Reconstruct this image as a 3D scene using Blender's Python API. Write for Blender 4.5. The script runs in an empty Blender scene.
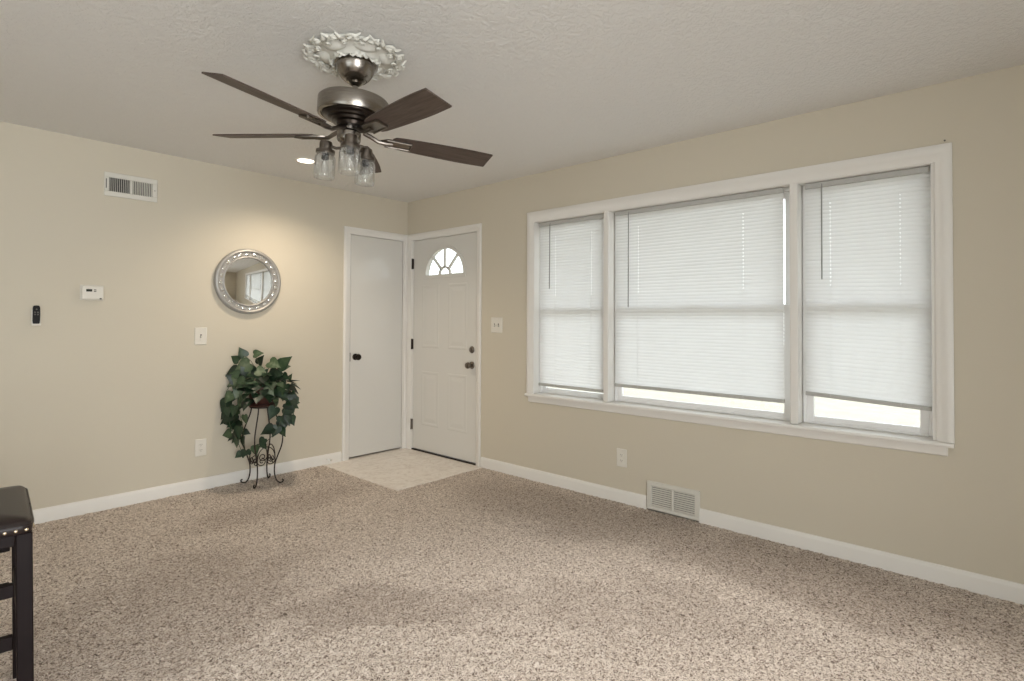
import bpy, math, random
from mathutils import Vector, Matrix
import numpy as np

PI = math.pi
S = bpy.context.scene
C = S.collection
random.seed(7)

# ------------------------------------------------------------------ camera
cam_data = bpy.data.cameras.new('camera')
cam = bpy.data.objects.new('camera', cam_data)
C.objects.link(cam)
FPX, YAW, PIT, ROL = 556.8, 0.8384, 0.0169, 0.0047
Fv = Vector((math.sin(YAW) * math.cos(PIT), math.cos(YAW) * math.cos(PIT), math.sin(PIT)))
Rv = Vector((math.cos(YAW), -math.sin(YAW), 0))
Uv = Rv.cross(Fv)
R2 = math.cos(ROL) * Rv + math.sin(ROL) * Uv
U2 = -math.sin(ROL) * Rv + math.cos(ROL) * Uv
m = Matrix((R2, U2, -Fv)).transposed().to_4x4()
m.translation = Vector((-3.4268, -4.4895, 1.26))
cam.matrix_world = m
cam_data.sensor_width = 36.0
cam_data.lens = 36.0 * FPX / 1024
cam_data.shift_y = -28.8 / 1024
cam_data.clip_start = 0.05
S.camera = cam

# ------------------------------------------------------------------ view, world, lights
S.view_settings.view_transform = 'Standard'
S.view_settings.look = 'None'
S.view_settings.exposure = -0.13
S.view_settings.gamma = 1.0
S.view_settings.use_curve_mapping = False

world = bpy.data.worlds.new('overcast_sky')
S.world = world
world.use_nodes = True
bg = world.node_tree.nodes['Background']
bg.inputs[0].default_value = (0.93, 0.96, 1.0, 1)
bg.inputs[1].default_value = 4.0
S.cycles.diffuse_bounces = 8
S.cycles.max_bounces = 16
S.cycles.transparent_max_bounces = 24


def area_light(name, loc, target, sx, sy, power, col):
    d = bpy.data.lights.new(name, 'AREA')
    d.shape = 'RECTANGLE'
    d.size, d.size_y, d.energy, d.color = sx, sy, power, col
    o = bpy.data.objects.new(name, d)
    C.objects.link(o)
    o.location = loc
    o.rotation_euler = (Vector(target) - Vector(loc)).to_track_quat('-Z', 'Y').to_euler()
    return o


# fill light added behind the camera, set in the invented patio door opening
area_light('rear_fill_light', (-3.85, -6.52, 1.10), (-3.6, 0, 1.05), 1.9, 1.95, 82, (0.96, 0.98, 1.0)).data.spread = math.radians(128)


def spot(name, loc, power, col, size=2.4, blend=0.9):
    d = bpy.data.lights.new(name, 'SPOT')
    d.energy, d.color, d.spot_size, d.spot_blend, d.shadow_soft_size = power, col, size, blend, 0.06
    o = bpy.data.objects.new(name, d)
    C.objects.link(o)
    o.location = loc
    return o


spot('entry_downlight', (-1.403, -0.612, 2.415), 66, (1.0, 0.83, 0.64), 2.5)
spot('window_downlight', (-1.386, -3.90, 2.415), 135, (1.0, 0.93, 0.87), 1.75, 0.6).rotation_euler = (0, 0.30, 0)


# ------------------------------------------------------------------ materials
def srgb(r, g, b):
    f = lambda c: c / 12.92 if c <= 0.04045 else ((c + 0.055) / 1.055) ** 2.4
    return (f(r / 255), f(g / 255), f(b / 255), 1)


class NT:
    def __init__(s, name):
        s.m = bpy.data.materials.new(name)
        s.m.use_nodes = True
        s.t = s.m.node_tree
        s.p = s.t.nodes['Principled BSDF']
        s.out = s.t.nodes['Material Output']

    def n(s, typ, **kw):
        nd = s.t.nodes.new(typ)
        for k, v in kw.items():
            setattr(nd, k, v)
        return nd

    def l(s, a, b):
        s.t.links.new(a, b)

    def coords(s):
        return s.n('ShaderNodeTexCoord').outputs['Object']

    def noise(s, scale, detail=3, rough=0.5, vec=None, dist=0.0):
        nd = s.n('ShaderNodeTexNoise')
        nd.inputs['Scale'].default_value = scale
        nd.inputs['Detail'].default_value = detail
        nd.inputs['Roughness'].default_value = rough
        nd.inputs['Distortion'].default_value = dist
        s.l(vec if vec is not None else s.coords(), nd.inputs['Vector'])
        return nd.outputs['Fac']

    def ramp(s, fac, stops):
        r = s.n('ShaderNodeValToRGB')
        e = r.color_ramp.elements
        while len(e) < len(stops):
            e.new(0.5)
        for el, (p, c) in zip(e, stops):
            el.position, el.color = p, c
        s.l(fac, r.inputs[0])
        return r.outputs[0]

    def bump(s, h, strength, dist=0.01):
        b = s.n('ShaderNodeBump')
        b.inputs['Strength'].default_value = strength
        b.inputs['Distance'].default_value = dist
        s.l(h, b.inputs['Height'])
        s.l(b.outputs[0], s.p.inputs['Normal'])
        return b


def simple(name, col, rough=0.5, metal=0.0, bump=None, spec=0.5, vary=0.0):
    t = NT(name)
    t.p.inputs['Base Color'].default_value = col
    t.p.inputs['Roughness'].default_value = rough
    t.p.inputs['Metallic'].default_value = metal
    t.p.inputs['Specular IOR Level'].default_value = spec
    if vary:
        f = t.noise(vary, 4)
        t.l(t.ramp(f, [(0.3, tuple(c * 0.82 for c in col[:3]) + (1,)), (0.7, col)]), t.p.inputs['Base Color'])
    if bump:
        t.bump(t.noise(bump[0], 4, 0.55), bump[1], bump[2])
    return t.m


M = {}
M['wall'] = simple('wall_paint', (0.575, 0.53, 0.435, 1), 0.75, bump=(95, 0.12, 0.004), spec=0.25)
M['trim'] = simple('trim_paint', (0.74, 0.725, 0.69, 1), 0.38, bump=(30, 0.03, 0.002))
M['door'] = simple('door_paint', (0.635, 0.625, 0.59, 1), 0.16, bump=(9, 0.03, 0.002))
M['plastic'] = simple('switch_plastic', (0.68, 0.655, 0.59, 1), 0.35, bump=(60, 0.02, 0.001))
M['vent'] = simple('vent_enamel', (0.64, 0.625, 0.57, 1), 0.42, bump=(60, 0.03, 0.001))
M['dark'] = simple('dark_cavity', (0.035, 0.032, 0.028, 1), 0.8, vary=20)
M['slot'] = simple('slot_shade_dark_parts', (0.12, 0.11, 0.10, 1), 0.7, vary=30)  # shade inside slots and floor duct as colour; also plain dark nail, lever, buttons
M['black'] = simple('black_plastic', (0.012, 0.012, 0.013, 1), 0.6, spec=0.2, bump=(80, 0.05, 0.001))
M['lcd'] = simple('display_glass', (0.03, 0.035, 0.028, 1), 0.2, vary=40)
M['bronze'] = simple('dark_bronze', (0.03, 0.022, 0.017, 1), 0.33, 0.8, bump=(50, 0.05, 0.001))
M['nickel_dark'] = simple('aged_nickel', (0.20, 0.175, 0.15, 1), 0.3, 1.0, bump=(50, 0.03, 0.001))
M['iron'] = simple('wrought_iron', (0.035, 0.025, 0.02, 1), 0.5, 0.6, bump=(120, 0.2, 0.001))
M['plaster'] = simple('medallion_plaster', (0.68, 0.67, 0.61, 1), 0.7, bump=(70, 0.15, 0.002))
M['silver'] = simple('silver_frame', (0.36, 0.355, 0.34, 1), 0.5, 0.5, bump=(160, 0.3, 0.001))
M['mirror'] = simple('mirror_glass', (0.90, 0.91, 0.90, 1), 0.015, 1.0)
M['mosaic'] = simple('mirror_mosaic', (0.82, 0.82, 0.80, 1), 0.12, 0.9, bump=(220, 0.3, 0.002))
M['pot'] = simple('pot_wood', (0.055, 0.018, 0.012, 1), 0.4, bump=(40, 0.1, 0.002), vary=18)
M['stem'] = simple('vine_stem', (0.06, 0.075, 0.03, 1), 0.6, vary=30)
M['leather'] = simple('brown_leather', (0.016, 0.010, 0.009, 1), 0.36, spec=0.35, bump=(140, 0.25, 0.002))
M['stoolwood'] = simple('espresso_wood', (0.010, 0.006, 0.006, 1), 0.5, spec=0.12, bump=(40, 0.05, 0.001), vary=12)
M['brass'] = simple('nailhead_brass', (0.72, 0.62, 0.46, 1), 0.25, 1.0)
M['alu'] = simple('headrail_enamel_shaded', (0.44, 0.44, 0.42, 1), 0.4, bump=(60, 0.02, 0.001))  # darker grey: the shade on the headrail is put into this colour
M['vinyl'] = simple('window_vinyl', (0.83, 0.83, 0.83, 1), 0.35, bump=(40, 0.02, 0.001))
M['wand'] = simple('clear_grey_wand', (0.30, 0.30, 0.29, 1), 0.2, vary=60)
M['lawn'] = simple('dry_lawn', (0.40, 0.37, 0.29, 1), 0.9, bump=(12, 0.6, 0.05), vary=3)
M['soffit'] = simple('painted_soffit', (0.42, 0.40, 0.37, 1), 0.7, vary=5)
M['bark'] = simple('tree_bark', (0.10, 0.08, 0.06, 1), 0.9, bump=(25, 0.6, 0.02))
M['treeleaf'] = simple('tree_leaves', (0.10, 0.16, 0.05, 1), 0.6, vary=3)


def m_ceiling():
    t = NT('ceiling_texture_paint')
    t.p.inputs['Base Color'].default_value = (0.74, 0.735, 0.715, 1)
    t.p.inputs['Roughness'].default_value = 0.85
    t.p.inputs['Specular IOR Level'].default_value = 0.2
    f = t.noise(42, 5, 0.6, dist=0.6)
    t.bump(t.ramp(f, [(0.42, (0, 0, 0, 1)), (0.58, (1, 1, 1, 1))]), 0.42, 0.009)
    return t.m


M['ceiling'] = m_ceiling()


def m_carpet():
    t = NT('carpet_frieze')
    co = t.coords()
    a = t.noise(170, 2, 0.55, co, 0.6)
    b = t.noise(88, 2, 0.6, co, 1.2)
    mix = t.n('ShaderNodeMix', data_type='FLOAT')
    mix.inputs[0].default_value = 0.62
    t.l(a, mix.inputs[2])
    t.l(b, mix.inputs[3])
    col = t.ramp(mix.outputs[0], [(0.38, (0.115, 0.084, 0.064, 1)), (0.45, (0.43, 0.35, 0.288, 1)),
                                  (0.512, (0.69, 0.605, 0.53, 1)), (0.61, (0.88, 0.80, 0.725, 1))])
    # pile laid the other way by feet and the vacuum cleaner: its shade is painted into the base colour as ragged patches (centre, half axes, angle, depth)
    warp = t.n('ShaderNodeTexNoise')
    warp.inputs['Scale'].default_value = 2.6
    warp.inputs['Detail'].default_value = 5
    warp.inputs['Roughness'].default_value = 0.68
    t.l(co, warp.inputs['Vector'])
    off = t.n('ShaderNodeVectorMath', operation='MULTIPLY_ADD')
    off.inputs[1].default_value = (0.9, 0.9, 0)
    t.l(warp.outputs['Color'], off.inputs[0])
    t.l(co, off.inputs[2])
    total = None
    for (cx, cy), (ax, ay), ang, dep in LAY_SHADE:
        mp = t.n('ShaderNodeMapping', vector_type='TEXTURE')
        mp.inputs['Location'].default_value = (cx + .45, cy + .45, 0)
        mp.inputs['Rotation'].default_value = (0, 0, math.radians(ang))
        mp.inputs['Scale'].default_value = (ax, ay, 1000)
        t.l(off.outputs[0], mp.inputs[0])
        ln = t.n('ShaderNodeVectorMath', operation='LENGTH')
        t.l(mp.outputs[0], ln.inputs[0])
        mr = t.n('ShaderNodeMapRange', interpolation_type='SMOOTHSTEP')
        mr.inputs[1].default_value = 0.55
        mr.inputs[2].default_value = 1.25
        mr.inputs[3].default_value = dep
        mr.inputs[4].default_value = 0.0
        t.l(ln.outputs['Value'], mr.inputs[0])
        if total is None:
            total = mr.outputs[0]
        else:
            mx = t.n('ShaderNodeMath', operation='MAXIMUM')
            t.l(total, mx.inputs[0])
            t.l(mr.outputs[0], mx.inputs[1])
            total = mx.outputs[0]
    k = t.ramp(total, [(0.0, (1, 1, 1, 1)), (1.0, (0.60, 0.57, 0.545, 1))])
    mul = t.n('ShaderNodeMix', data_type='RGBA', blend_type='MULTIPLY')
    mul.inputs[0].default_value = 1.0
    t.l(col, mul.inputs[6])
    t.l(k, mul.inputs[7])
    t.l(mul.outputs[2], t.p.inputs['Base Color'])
    t.p.inputs['Roughness'].default_value = 0.95
    t.p.inputs['Specular IOR Level'].default_value = 0.1
    t.p.inputs['Sheen Weight'].default_value = 0.1
    t.bump(mix.outputs[0], 0.85, 0.02)
    return t.m


LAY_SHADE = [((-1.95, -2.45), (0.62, 0.17), -42, 0.62), ((-0.40, -2.35), (0.42, 1.15), 4, 0.55), ((-0.35, -3.75), (0.36, 0.9), 0, 0.62),
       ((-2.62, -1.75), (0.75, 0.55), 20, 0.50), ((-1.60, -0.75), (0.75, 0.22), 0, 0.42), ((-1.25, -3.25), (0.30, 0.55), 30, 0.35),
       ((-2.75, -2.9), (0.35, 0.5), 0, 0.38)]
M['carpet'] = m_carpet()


def m_tile():
    t = NT('marble_vinyl_tile')
    co = t.coords()
    v = t.noise(9, 6, 0.65, co, 2.2)
    col = t.ramp(v, [(0.36, (0.64, 0.58, 0.52, 1)), (0.52, (0.76, 0.71, 0.655, 1)), (0.7, (0.80, 0.755, 0.70, 1))])
    br = t.n('ShaderNodeTexBrick')
    br.offset = 0.0
    br.inputs['Scale'].default_value = 1.0
    br.inputs['Brick Width'].default_value = 0.305
    br.inputs['Row Height'].default_value = 0.305
    br.inputs['Mortar Size'].default_value = 0.0016
    br.inputs['Mortar'].default_value = (0.55, 0.51, 0.46, 1)
    t.l(co, br.inputs['Vector'])
    t.l(col, br.inputs['Color1'])
    t.l(col, br.inputs['Color2'])
    t.l(br.outputs['Color'], t.p.inputs['Base Color'])
    t.p.inputs['Roughness'].default_value = 0.33
    return t.m


M['tile'] = m_tile()


def m_nickel():
    t = NT('brushed_nickel')
    mp = t.n('ShaderNodeMapping')
    mp.inputs['Scale'].default_value = (1, 1, 40)
    t.l(t.coords(), mp.inputs[0])
    f = t.noise(14, 4, 0.6, mp.outputs[0])
    t.l(t.ramp(f, [(0.3, (0.19, 0.17, 0.148, 1)), (0.7, (0.32, 0.295, 0.262, 1))]), t.p.inputs['Base Color'])
    t.p.inputs['Metallic'].default_value = 1.0
    t.p.inputs['Roughness'].default_value = 0.24
    t.p.inputs['Anisotropic'].default_value = 0.6
    return t.m


M['nickel'] = m_nickel()


def m_blade():
    t = NT('driftwood_blade')
    mp = t.n('ShaderNodeMapping')
    mp.inputs['Scale'].default_value = (3, 40, 20)
    t.l(t.coords(), mp.inputs[0])
    f = t.noise(2.0, 6, 0.7, mp.outputs[0], 0.6)
    t.l(t.ramp(f, [(0.3, (0.045, 0.031, 0.025, 1)), (0.55, (0.085, 0.062, 0.050, 1)), (0.75, (0.125, 0.095, 0.08, 1))]),
        t.p.inputs['Base Color'])
    t.p.inputs['Specular IOR Level'].default_value = 0.25
    t.p.inputs['Roughness'].default_value = 0.5
    return t.m


M['blade'] = m_blade()


def m_clear(name, edge, tint, lo, hi, rough=0.03, seed=0.0):
    t = NT(name)
    lw = t.n('ShaderNodeLayerWeight')
    lw.inputs[0].default_value = edge
    tr = t.n('ShaderNodeBsdfTransparent')
    tr.inputs[0].default_value = tint
    gl = t.n('ShaderNodeBsdfGlossy')
    gl.inputs['Roughness'].default_value = rough
    mr = t.n('ShaderNodeMapRange')
    mr.inputs[3].default_value = lo
    mr.inputs[4].default_value = hi
    t.l(lw.outputs['Facing'], mr.inputs[0])
    mx = t.n('ShaderNodeMixShader')
    t.l(mr.outputs[0], mx.inputs[0])
    t.l(tr.outputs[0], mx.inputs[1])
    t.l(gl.outputs[0], mx.inputs[2])
    last = mx
    if seed:
        df = t.n('ShaderNodeBsdfTranslucent')
        df.inputs[0].default_value = (0.95, 0.95, 0.93, 1)
        d2_ = t.n('ShaderNodeBsdfDiffuse')
        d2_.inputs[0].default_value = (0.9, 0.9, 0.88, 1)
        m2 = t.n('ShaderNodeMixShader')
        t.l(df.outputs[0], m2.inputs[1])
        t.l(d2_.outputs[0], m2.inputs[2])
        m3 = t.n('ShaderNodeMixShader')
        m3.inputs[0].default_value = seed
        t.l(mx.outputs[0], m3.inputs[1])
        t.l(m2.outputs[0], m3.inputs[2])
        last = m3
    t.l(last.outputs[0], t.out.inputs['Surface'])
    return t.m


M['pane'] = m_clear('window_glass', 0.3, (0.95, 0.97, 0.96, 1), 0.03, 0.5)
M['jar'] = m_clear('ribbed_jar_glass', 0.42, (0.97, 0.975, 0.97, 1), 0.05, 0.6, 0.08, 0.05)


def m_blind():
    t = NT('white_blind_slat')
    t.p.inputs['Base Color'].default_value = (0.80, 0.80, 0.79, 1)
    t.p.inputs['Roughness'].default_value = 0.45
    tl = t.n('ShaderNodeBsdfTranslucent')
    f = t.noise(6, 2)
    t.l(t.ramp(f, [(0.3, (0.80, 0.81, 0.82, 1)), (0.7, (0.84, 0.85, 0.86, 1))]), tl.inputs[0])
    mx = t.n('ShaderNodeMixShader')
    mx.inputs[0].default_value = 0.42
    t.l(t.p.outputs[0], mx.inputs[1])
    t.l(tl.outputs[0], mx.inputs[2])
    t.l(mx.outputs[0], t.out.inputs['Surface'])
    return t.m


M['slat'] = m_blind()


def m_leaf():
    t = NT('ivy_leaf')
    at = t.n('ShaderNodeAttribute', attribute_name='tone')
    f = t.noise(45, 3)
    mx = t.n('ShaderNodeMix', data_type='FLOAT')
    mx.inputs[0].default_value = 0.25
    t.l(at.outputs['Fac'], mx.inputs[2])
    t.l(f, mx.inputs[3])
    col = t.ramp(mx.outputs[0], [(0.15, (0.004, 0.009, 0.005, 1)), (0.45, (0.015, 0.040, 0.017, 1)),
                                 (0.68, (0.065, 0.105, 0.048, 1)), (0.9, (0.24, 0.27, 0.18, 1))])
    t.l(col, t.p.inputs['Base Color'])
    t.p.inputs['Roughness'].default_value = 0.42
    return t.m


M['leaf'] = m_leaf()


def m_emit(name, col, strength):
    t = NT(name)
    t.p.inputs['Base Color'].default_value = (0.8, 0.8, 0.8, 1)
    t.p.inputs['Emission Color'].default_value = col
    t.p.inputs['Emission Strength'].default_value = strength
    return t.m


M['lamp'] = m_emit('lit_lens', (1.0, 0.87, 0.70, 1), 6.0)


# ------------------------------------------------------------------ mesh builder
class MB:
    def __init__(s):
        s.v, s.f, s.tone = [], [], None

    def add(s, verts, faces):
        o = len(s.v)
        s.v += [tuple(v) for v in verts]
        s.f += [tuple(i + o for i in f) for f in faces]
        return s

    def box(s, x0, x1, y0, y1, z0, z1, b=0.0):
        x0, x1 = min(x0, x1), max(x0, x1)
        y0, y1 = min(y0, y1), max(y0, y1)
        z0, z1 = min(z0, z1), max(z0, z1)
        b = min(b, (x1 - x0) * .45, (y1 - y0) * .45, (z1 - z0) * .45)
        if b <= 0:
            v = [(x, y, z) for z in (z0, z1) for y in (y0, y1) for x in (x0, x1)]
            return s.add(v, [(0, 2, 3, 1), (4, 5, 7, 6), (0, 1, 5, 4), (2, 6, 7, 3), (0, 4, 6, 2), (1, 3, 7, 5)])
        # bevelled box: 24 verts
        v, idx = [], {}
        for ix, x in ((0, x0), (1, x1)):
            for iy, y in ((0, y0), (1, y1)):
                for iz, z in ((0, z0), (1, z1)):
                    sx, sy, sz = (b if ix == 0 else -b), (b if iy == 0 else -b), (b if iz == 0 else -b)
                    for ax, p in (('x', (x, y + sy, z + sz)), ('y', (x + sx, y, z + sz)), ('z', (x + sx, y + sy, z))):
                        idx[(ix, iy, iz, ax)] = len(v)
                        v.append(p)
        g = lambda a, bb, c, ax: idx[(a, bb, c, ax)]
        fs = []
        for i in (0, 1):
            q = [g(i, 0, 0, 'x'), g(i, 1, 0, 'x'), g(i, 1, 1, 'x'), g(i, 0, 1, 'x')]
            fs.append(tuple(q if i else q[::-1]))
            q = [g(0, i, 0, 'y'), g(0, i, 1, 'y'), g(1, i, 1, 'y'), g(1, i, 0, 'y')]
            fs.append(tuple(q if i else q[::-1]))
            q = [g(0, 0, i, 'z'), g(1, 0, i, 'z'), g(1, 1, i, 'z'), g(0, 1, i, 'z')]
            fs.append(tuple(q if i else q[::-1]))
        for i in (0, 1):
            for j in (0, 1):
                fs.append((g(i, j, 0, 'x'), g(i, j, 1, 'x'), g(i, j, 1, 'y'), g(i, j, 0, 'y')))
                fs.append((g(i, 0, j, 'x'), g(i, 1, j, 'x'), g(i, 1, j, 'z'), g(i, 0, j, 'z')))
                fs.append((g(0, i, j, 'y'), g(1, i, j, 'y'), g(1, i, j, 'z'), g(0, i, j, 'z')))
        for i in (0, 1):
            for j in (0, 1):
                for k in (0, 1):
                    fs.append((g(i, j, k, 'x'), g(i, j, k, 'y'), g(i, j, k, 'z')))
        return s.add(v, fs)

    def lathe(s, prof, n=32, mat=None, a0=0.0):
        """profile of (r, z) around local z"""
        v, f = [], []
        for r, z in prof:
            for k in range(n):
                a = a0 + 2 * PI * k / n
                v.append((r * math.cos(a), r * math.sin(a), z))
        for i in range(len(prof) - 1):
            for k in range(n):
                f.append((i * n + k, i * n + (k + 1) % n, (i + 1) * n + (k + 1) % n, (i + 1) * n + k))
        if prof[0][0] > 1e-5 and not getattr(s, 'open', False):
            f.append(tuple(range(n))[::-1])
        if prof[-1][0] > 1e-5 and not getattr(s, 'open', False):
            f.append(tuple(range((len(prof) - 1) * n, len(prof) * n)))
        if mat is not None:
            v = [tuple(mat @ Vector(p)) for p in v]
        return s.add(v, f)

    def tube(s, pts, r, n=8):
        pts = [Vector(p) for p in pts]
        rs = r if isinstance(r, (list, tuple)) else [r] * len(pts)
        v, f = [], []
        up = None
        for i, p in enumerate(pts):
            d = (pts[min(i + 1, len(pts) - 1)] - pts[max(i - 1, 0)]).normalized()
            if up is None:
                up = Vector((0, 0, 1)) if abs(d.z) < 0.9 else Vector((1, 0, 0))
            a = (up - d * up.dot(d)).normalized()
            b = d.cross(a)
            up = a
            for k in range(n):
                t = 2 * PI * k / n
                v.append(tuple(p + a * math.cos(t) * rs[i] + b * math.sin(t) * rs[i]))
        for i in range(len(pts) - 1):
            for k in range(n):
                f.append((i * n + k, i * n + (k + 1) % n, (i + 1) * n + (k + 1) % n, (i + 1) * n + k))
        f.append(tuple(range(n))[::-1])
        f.append(tuple(range((len(pts) - 1) * n, len(pts) * n)))
        return s.add(v, f)

    def prism(s, poly, w0, w1, fr):
        """2D polygon (a,b) extruded from w0 to w1, mapped by fr(a,b,w)"""
        n = len(poly)
        v = [fr(a, b, w0) for a, b in poly] + [fr(a, b, w1) for a, b in poly]
        f = [tuple(range(n))[::-1], tuple(range(n, 2 * n))]
        for k in range(n):
            f.append((k, (k + 1) % n, n + (k + 1) % n, n + k))
        return s.add(v, f)

    def ring_prism(s, outer, inner, w0, w1, fr):
        """closed band between two polygons with the same count"""
        n = len(outer)
        v = [fr(a, b, w) for w in (w0, w1) for poly in (outer, inner) for a, b in poly]
        f = []
        for k in range(n):
            j = (k + 1) % n
            f += [(k, j, n + j, n + k), (2 * n + k, 3 * n + k, 3 * n + j, 2 * n + j),
                  (k, 2 * n + k, 2 * n + j, j), (n + k, n + j, 3 * n + j, 3 * n + k)]
        return s.add(v, f)

    def xform(s, mat):
        s.v = [tuple(mat @ Vector(p)) for p in s.v]
        return s

    def splay(s, ztop, dx, dy):
        """lean a post outward toward its foot"""
        s.v = [(x + dx * (1 - z / ztop), y + dy * (1 - z / ztop), z) for x, y, z in s.v]
        return s

    def build(s, name, mat, parent=None, smooth=False, angle=40):
        me = bpy.data.meshes.new(name)
        me.from_pydata(s.v, [], s.f)
        me.validate()
        import bmesh
        bm = bmesh.new()
        bm.from_mesh(me)
        bmesh.ops.recalc_face_normals(bm, faces=bm.faces)
        bm.to_mesh(me)
        bm.free()
        me.materials.append(mat)
        if s.tone is not None:
            at = me.attributes.new('tone', 'FLOAT', 'POINT')
            at.data.foreach_set('value', s.tone)
        if smooth:
            me.polygons.foreach_set('use_smooth', [True] * len(me.polygons))
            me.set_sharp_from_angle(angle=math.radians(angle))
        o = bpy.data.objects.new(name, me)
        C.objects.link(o)
        if parent is not None:
            o.parent = parent
        return o


def thing(name, label, cat, loc=(0, 0, 0), group=None, kind=None):
    o = bpy.data.objects.new(name, None)
    o.empty_display_size = 0.1
    C.objects.link(o)
    o.location = loc
    return tag(o, label, cat, group, kind)


def tag(o, label=None, cat=None, group=None, kind=None):
    if label:
        o['label'] = label
    if cat:
        o['category'] = cat
    if group:
        o['group'] = group
    if kind:
        o['kind'] = kind
    return o


def struct(mb, name, mat, label, cat, smooth=False):
    return tag(mb.build(name, mat, None, smooth), label, cat, None, 'structure')


# ------------------------------------------------------------------ room shell
H = 2.44
XL, YR = -5.2, -6.6            # left wall plane, rear wall plane
T = 0.14                       # wall thickness
# window opening in the front (right hand) wall, door openings
WY0, WY1, WZ0, WZ1 = -4.213, -1.645, 0.683, 2.052
D2Y0, D2Y1, DZ = -1.000, -0.080, 2.055
D1X0, D1X1 = -0.655, -0.045


def wall_x(name, x0, x1, y0, y1, holes, label):
    """wall slab spanning y, with rectangular holes (y0,y1,z0,z1)"""
    mb = MB()
    ys = sorted({y0, y1} | {h[0] for h in holes} | {h[1] for h in holes})
    for a, b in zip(ys, ys[1:]):
        hs = [h for h in holes if h[0] <= a + 1e-6 and h[1] >= b - 1e-6]
        if not hs:
            mb.box(x0, x1, a, b, 0, H)
        else:
            h = hs[0]
            if h[2] > 0:
                mb.box(x0, x1, a, b, 0, h[2])
            if h[3] < H:
                mb.box(x0, x1, a, b, h[3], H)
    return struct(mb, name, M['wall'], label, 'wall')


def wall_y(name, y0, y1, x0, x1, holes, label):
    mb = MB()
    xs = sorted({x0, x1} | {h[0] for h in holes} | {h[1] for h in holes})
    for a, b in zip(xs, xs[1:]):
        hs = [h for h in holes if h[0] <= a + 1e-6 and h[1] >= b - 1e-6]
        if not hs:
            mb.box(a, b, y0, y1, 0, H)
        else:
            h = hs[0]
            if h[2] > 0:
                mb.box(a, b, y0, y1, 0, h[2])
            if h[3] < H:
                mb.box(a, b, y0, y1, h[3], H)
    return struct(mb, name, M['wall'], label, 'wall')


wall_x('wall_right', 0, T, YR - T, 0, [(WY0, WY1, WZ0, WZ1), (D2Y0, D2Y1, 0, DZ)],
       'beige window wall with the front door and triple window')
wall_y('wall_back', 0, T, XL - T, T, [(D1X0, D1X1, 0, DZ)], 'beige wall with the round mirror and closet door')
wall_x('wall_left', XL - T, XL, YR - T, 0, [(-4.6, -2.6, 0.85, 2.1)], 'beige wall left of the camera')
wall_y('wall_rear', YR - T, YR, XL, 0, [(-4.9, -2.8, 0.0, 2.1)], 'beige wall behind the camera')
struct(MB().box(XL - T, T, YR - T, T, H, H + 0.12), 'ceiling', M['ceiling'], 'white textured ceiling', 'ceiling')

# carpet: a dense jittered pile surface with the entry notch cut out
TX, TY = -0.905, -1.085


def carpet():
    rnd = np.random.RandomState(3)
    st = 0.014
    xs = np.arange(XL, 0.0001, st)
    ys = np.arange(YR, 0.0001, st)
    nx, ny = len(xs), len(ys)
    X, Y = np.meshgrid(xs, ys)
    Z = rnd.rand(ny, nx) * 0.009 - 0.007
    X = X + (rnd.rand(ny, nx) - .5) * st * 0.5
    Y = Y + (rnd.rand(ny, nx) - .5) * st * 0.5
    X = np.clip(X, XL, 0)
    Y = np.clip(Y, YR, 0)
    # snap the notch edge
    v = np.stack([X.ravel(), Y.ravel(), Z.ravel()], 1)
    ix, iy = np.meshgrid(np.arange(nx - 1), np.arange(ny - 1))
    a = (iy * nx + ix).ravel()
    f = np.stack([a, a + 1, a + nx + 1, a + nx], 1)
    cx = xs[:-1] + st / 2
    cy = ys[:-1] + st / 2
    CX, CY = np.meshgrid(cx, cy)
    keep = ~((CX.ravel() > TX) & (CY.ravel() > TY))
    f = f[keep]
    me = bpy.data.meshes.new('floor')
    me.vertices.add(len(v))
    me.vertices.foreach_set('co', v.ravel())
    me.loops.add(len(f) * 4)
    me.loops.foreach_set('vertex_index', f.ravel())
    me.polygons.add(len(f))
    me.polygons.foreach_set('loop_start', np.arange(len(f)) * 4)
    me.polygons.foreach_set('use_smooth', np.ones(len(f), bool))
    me.update()
    me.validate()
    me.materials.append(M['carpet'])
    o = bpy.data.objects.new('floor', me)
    C.objects.link(o)
    return tag(o, 'brown speckled frieze carpet covering the room', 'floor', None, 'structure')


carpet()
struct(MB().box(XL - T, T, YR - T, T, -0.15, -0.012), 'floor_base', M['soffit'], 'subfloor below the carpet', 'floor')
struct(MB().box(TX, 0.10, TY, 0.10, -0.011, -0.002), 'floor_entry', M['tile'],
       'pale marbled tile square at the two doors', 'floor')
mb = MB()
mb.box(TX - 0.004, TX + 0.012, TY, -0.012, -0.006, 0.003, 0.002)
mb.box(TX - 0.004, 0.0, TY - 0.006, TY + 0.010, -0.006, 0.003, 0.002)
struct(mb, 'trim_1', M['tile'], 'thin edge strip between tile and carpet', 'trim')

# baseboards: profile with a rounded, stepped top
BP = [(0, 0), (0.014, 0), (0.014, 0.066), (0.012, 0.074), (0.009, 0.080), (0.006, 0.087), (0, 0.089)]


def baseboard(name, segs, label):
    mb = MB()
    for kind, a, b, c in segs:
        if kind == 'x':    # runs along x at y=c, thickness toward -y
            mb.prism(BP, a, b, lambda d, z, w, c=c: (w, c - d, z - 0.004))
        elif kind == 'y':  # runs along y at x=c toward -x
            mb.prism(BP, a, b, lambda d, z, w, c=c: (c - d, w, z - 0.004))
        elif kind == 'X':
            mb.prism(BP, a, b, lambda d, z, w, c=c: (w, c + d, z - 0.004))
        elif kind == 'Y':
            mb.prism(BP, a, b, lambda d, z, w, c=c: (c + d, w, z - 0.004))
    return struct(mb, name, M['trim'], label, 'baseboard', True)


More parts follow.
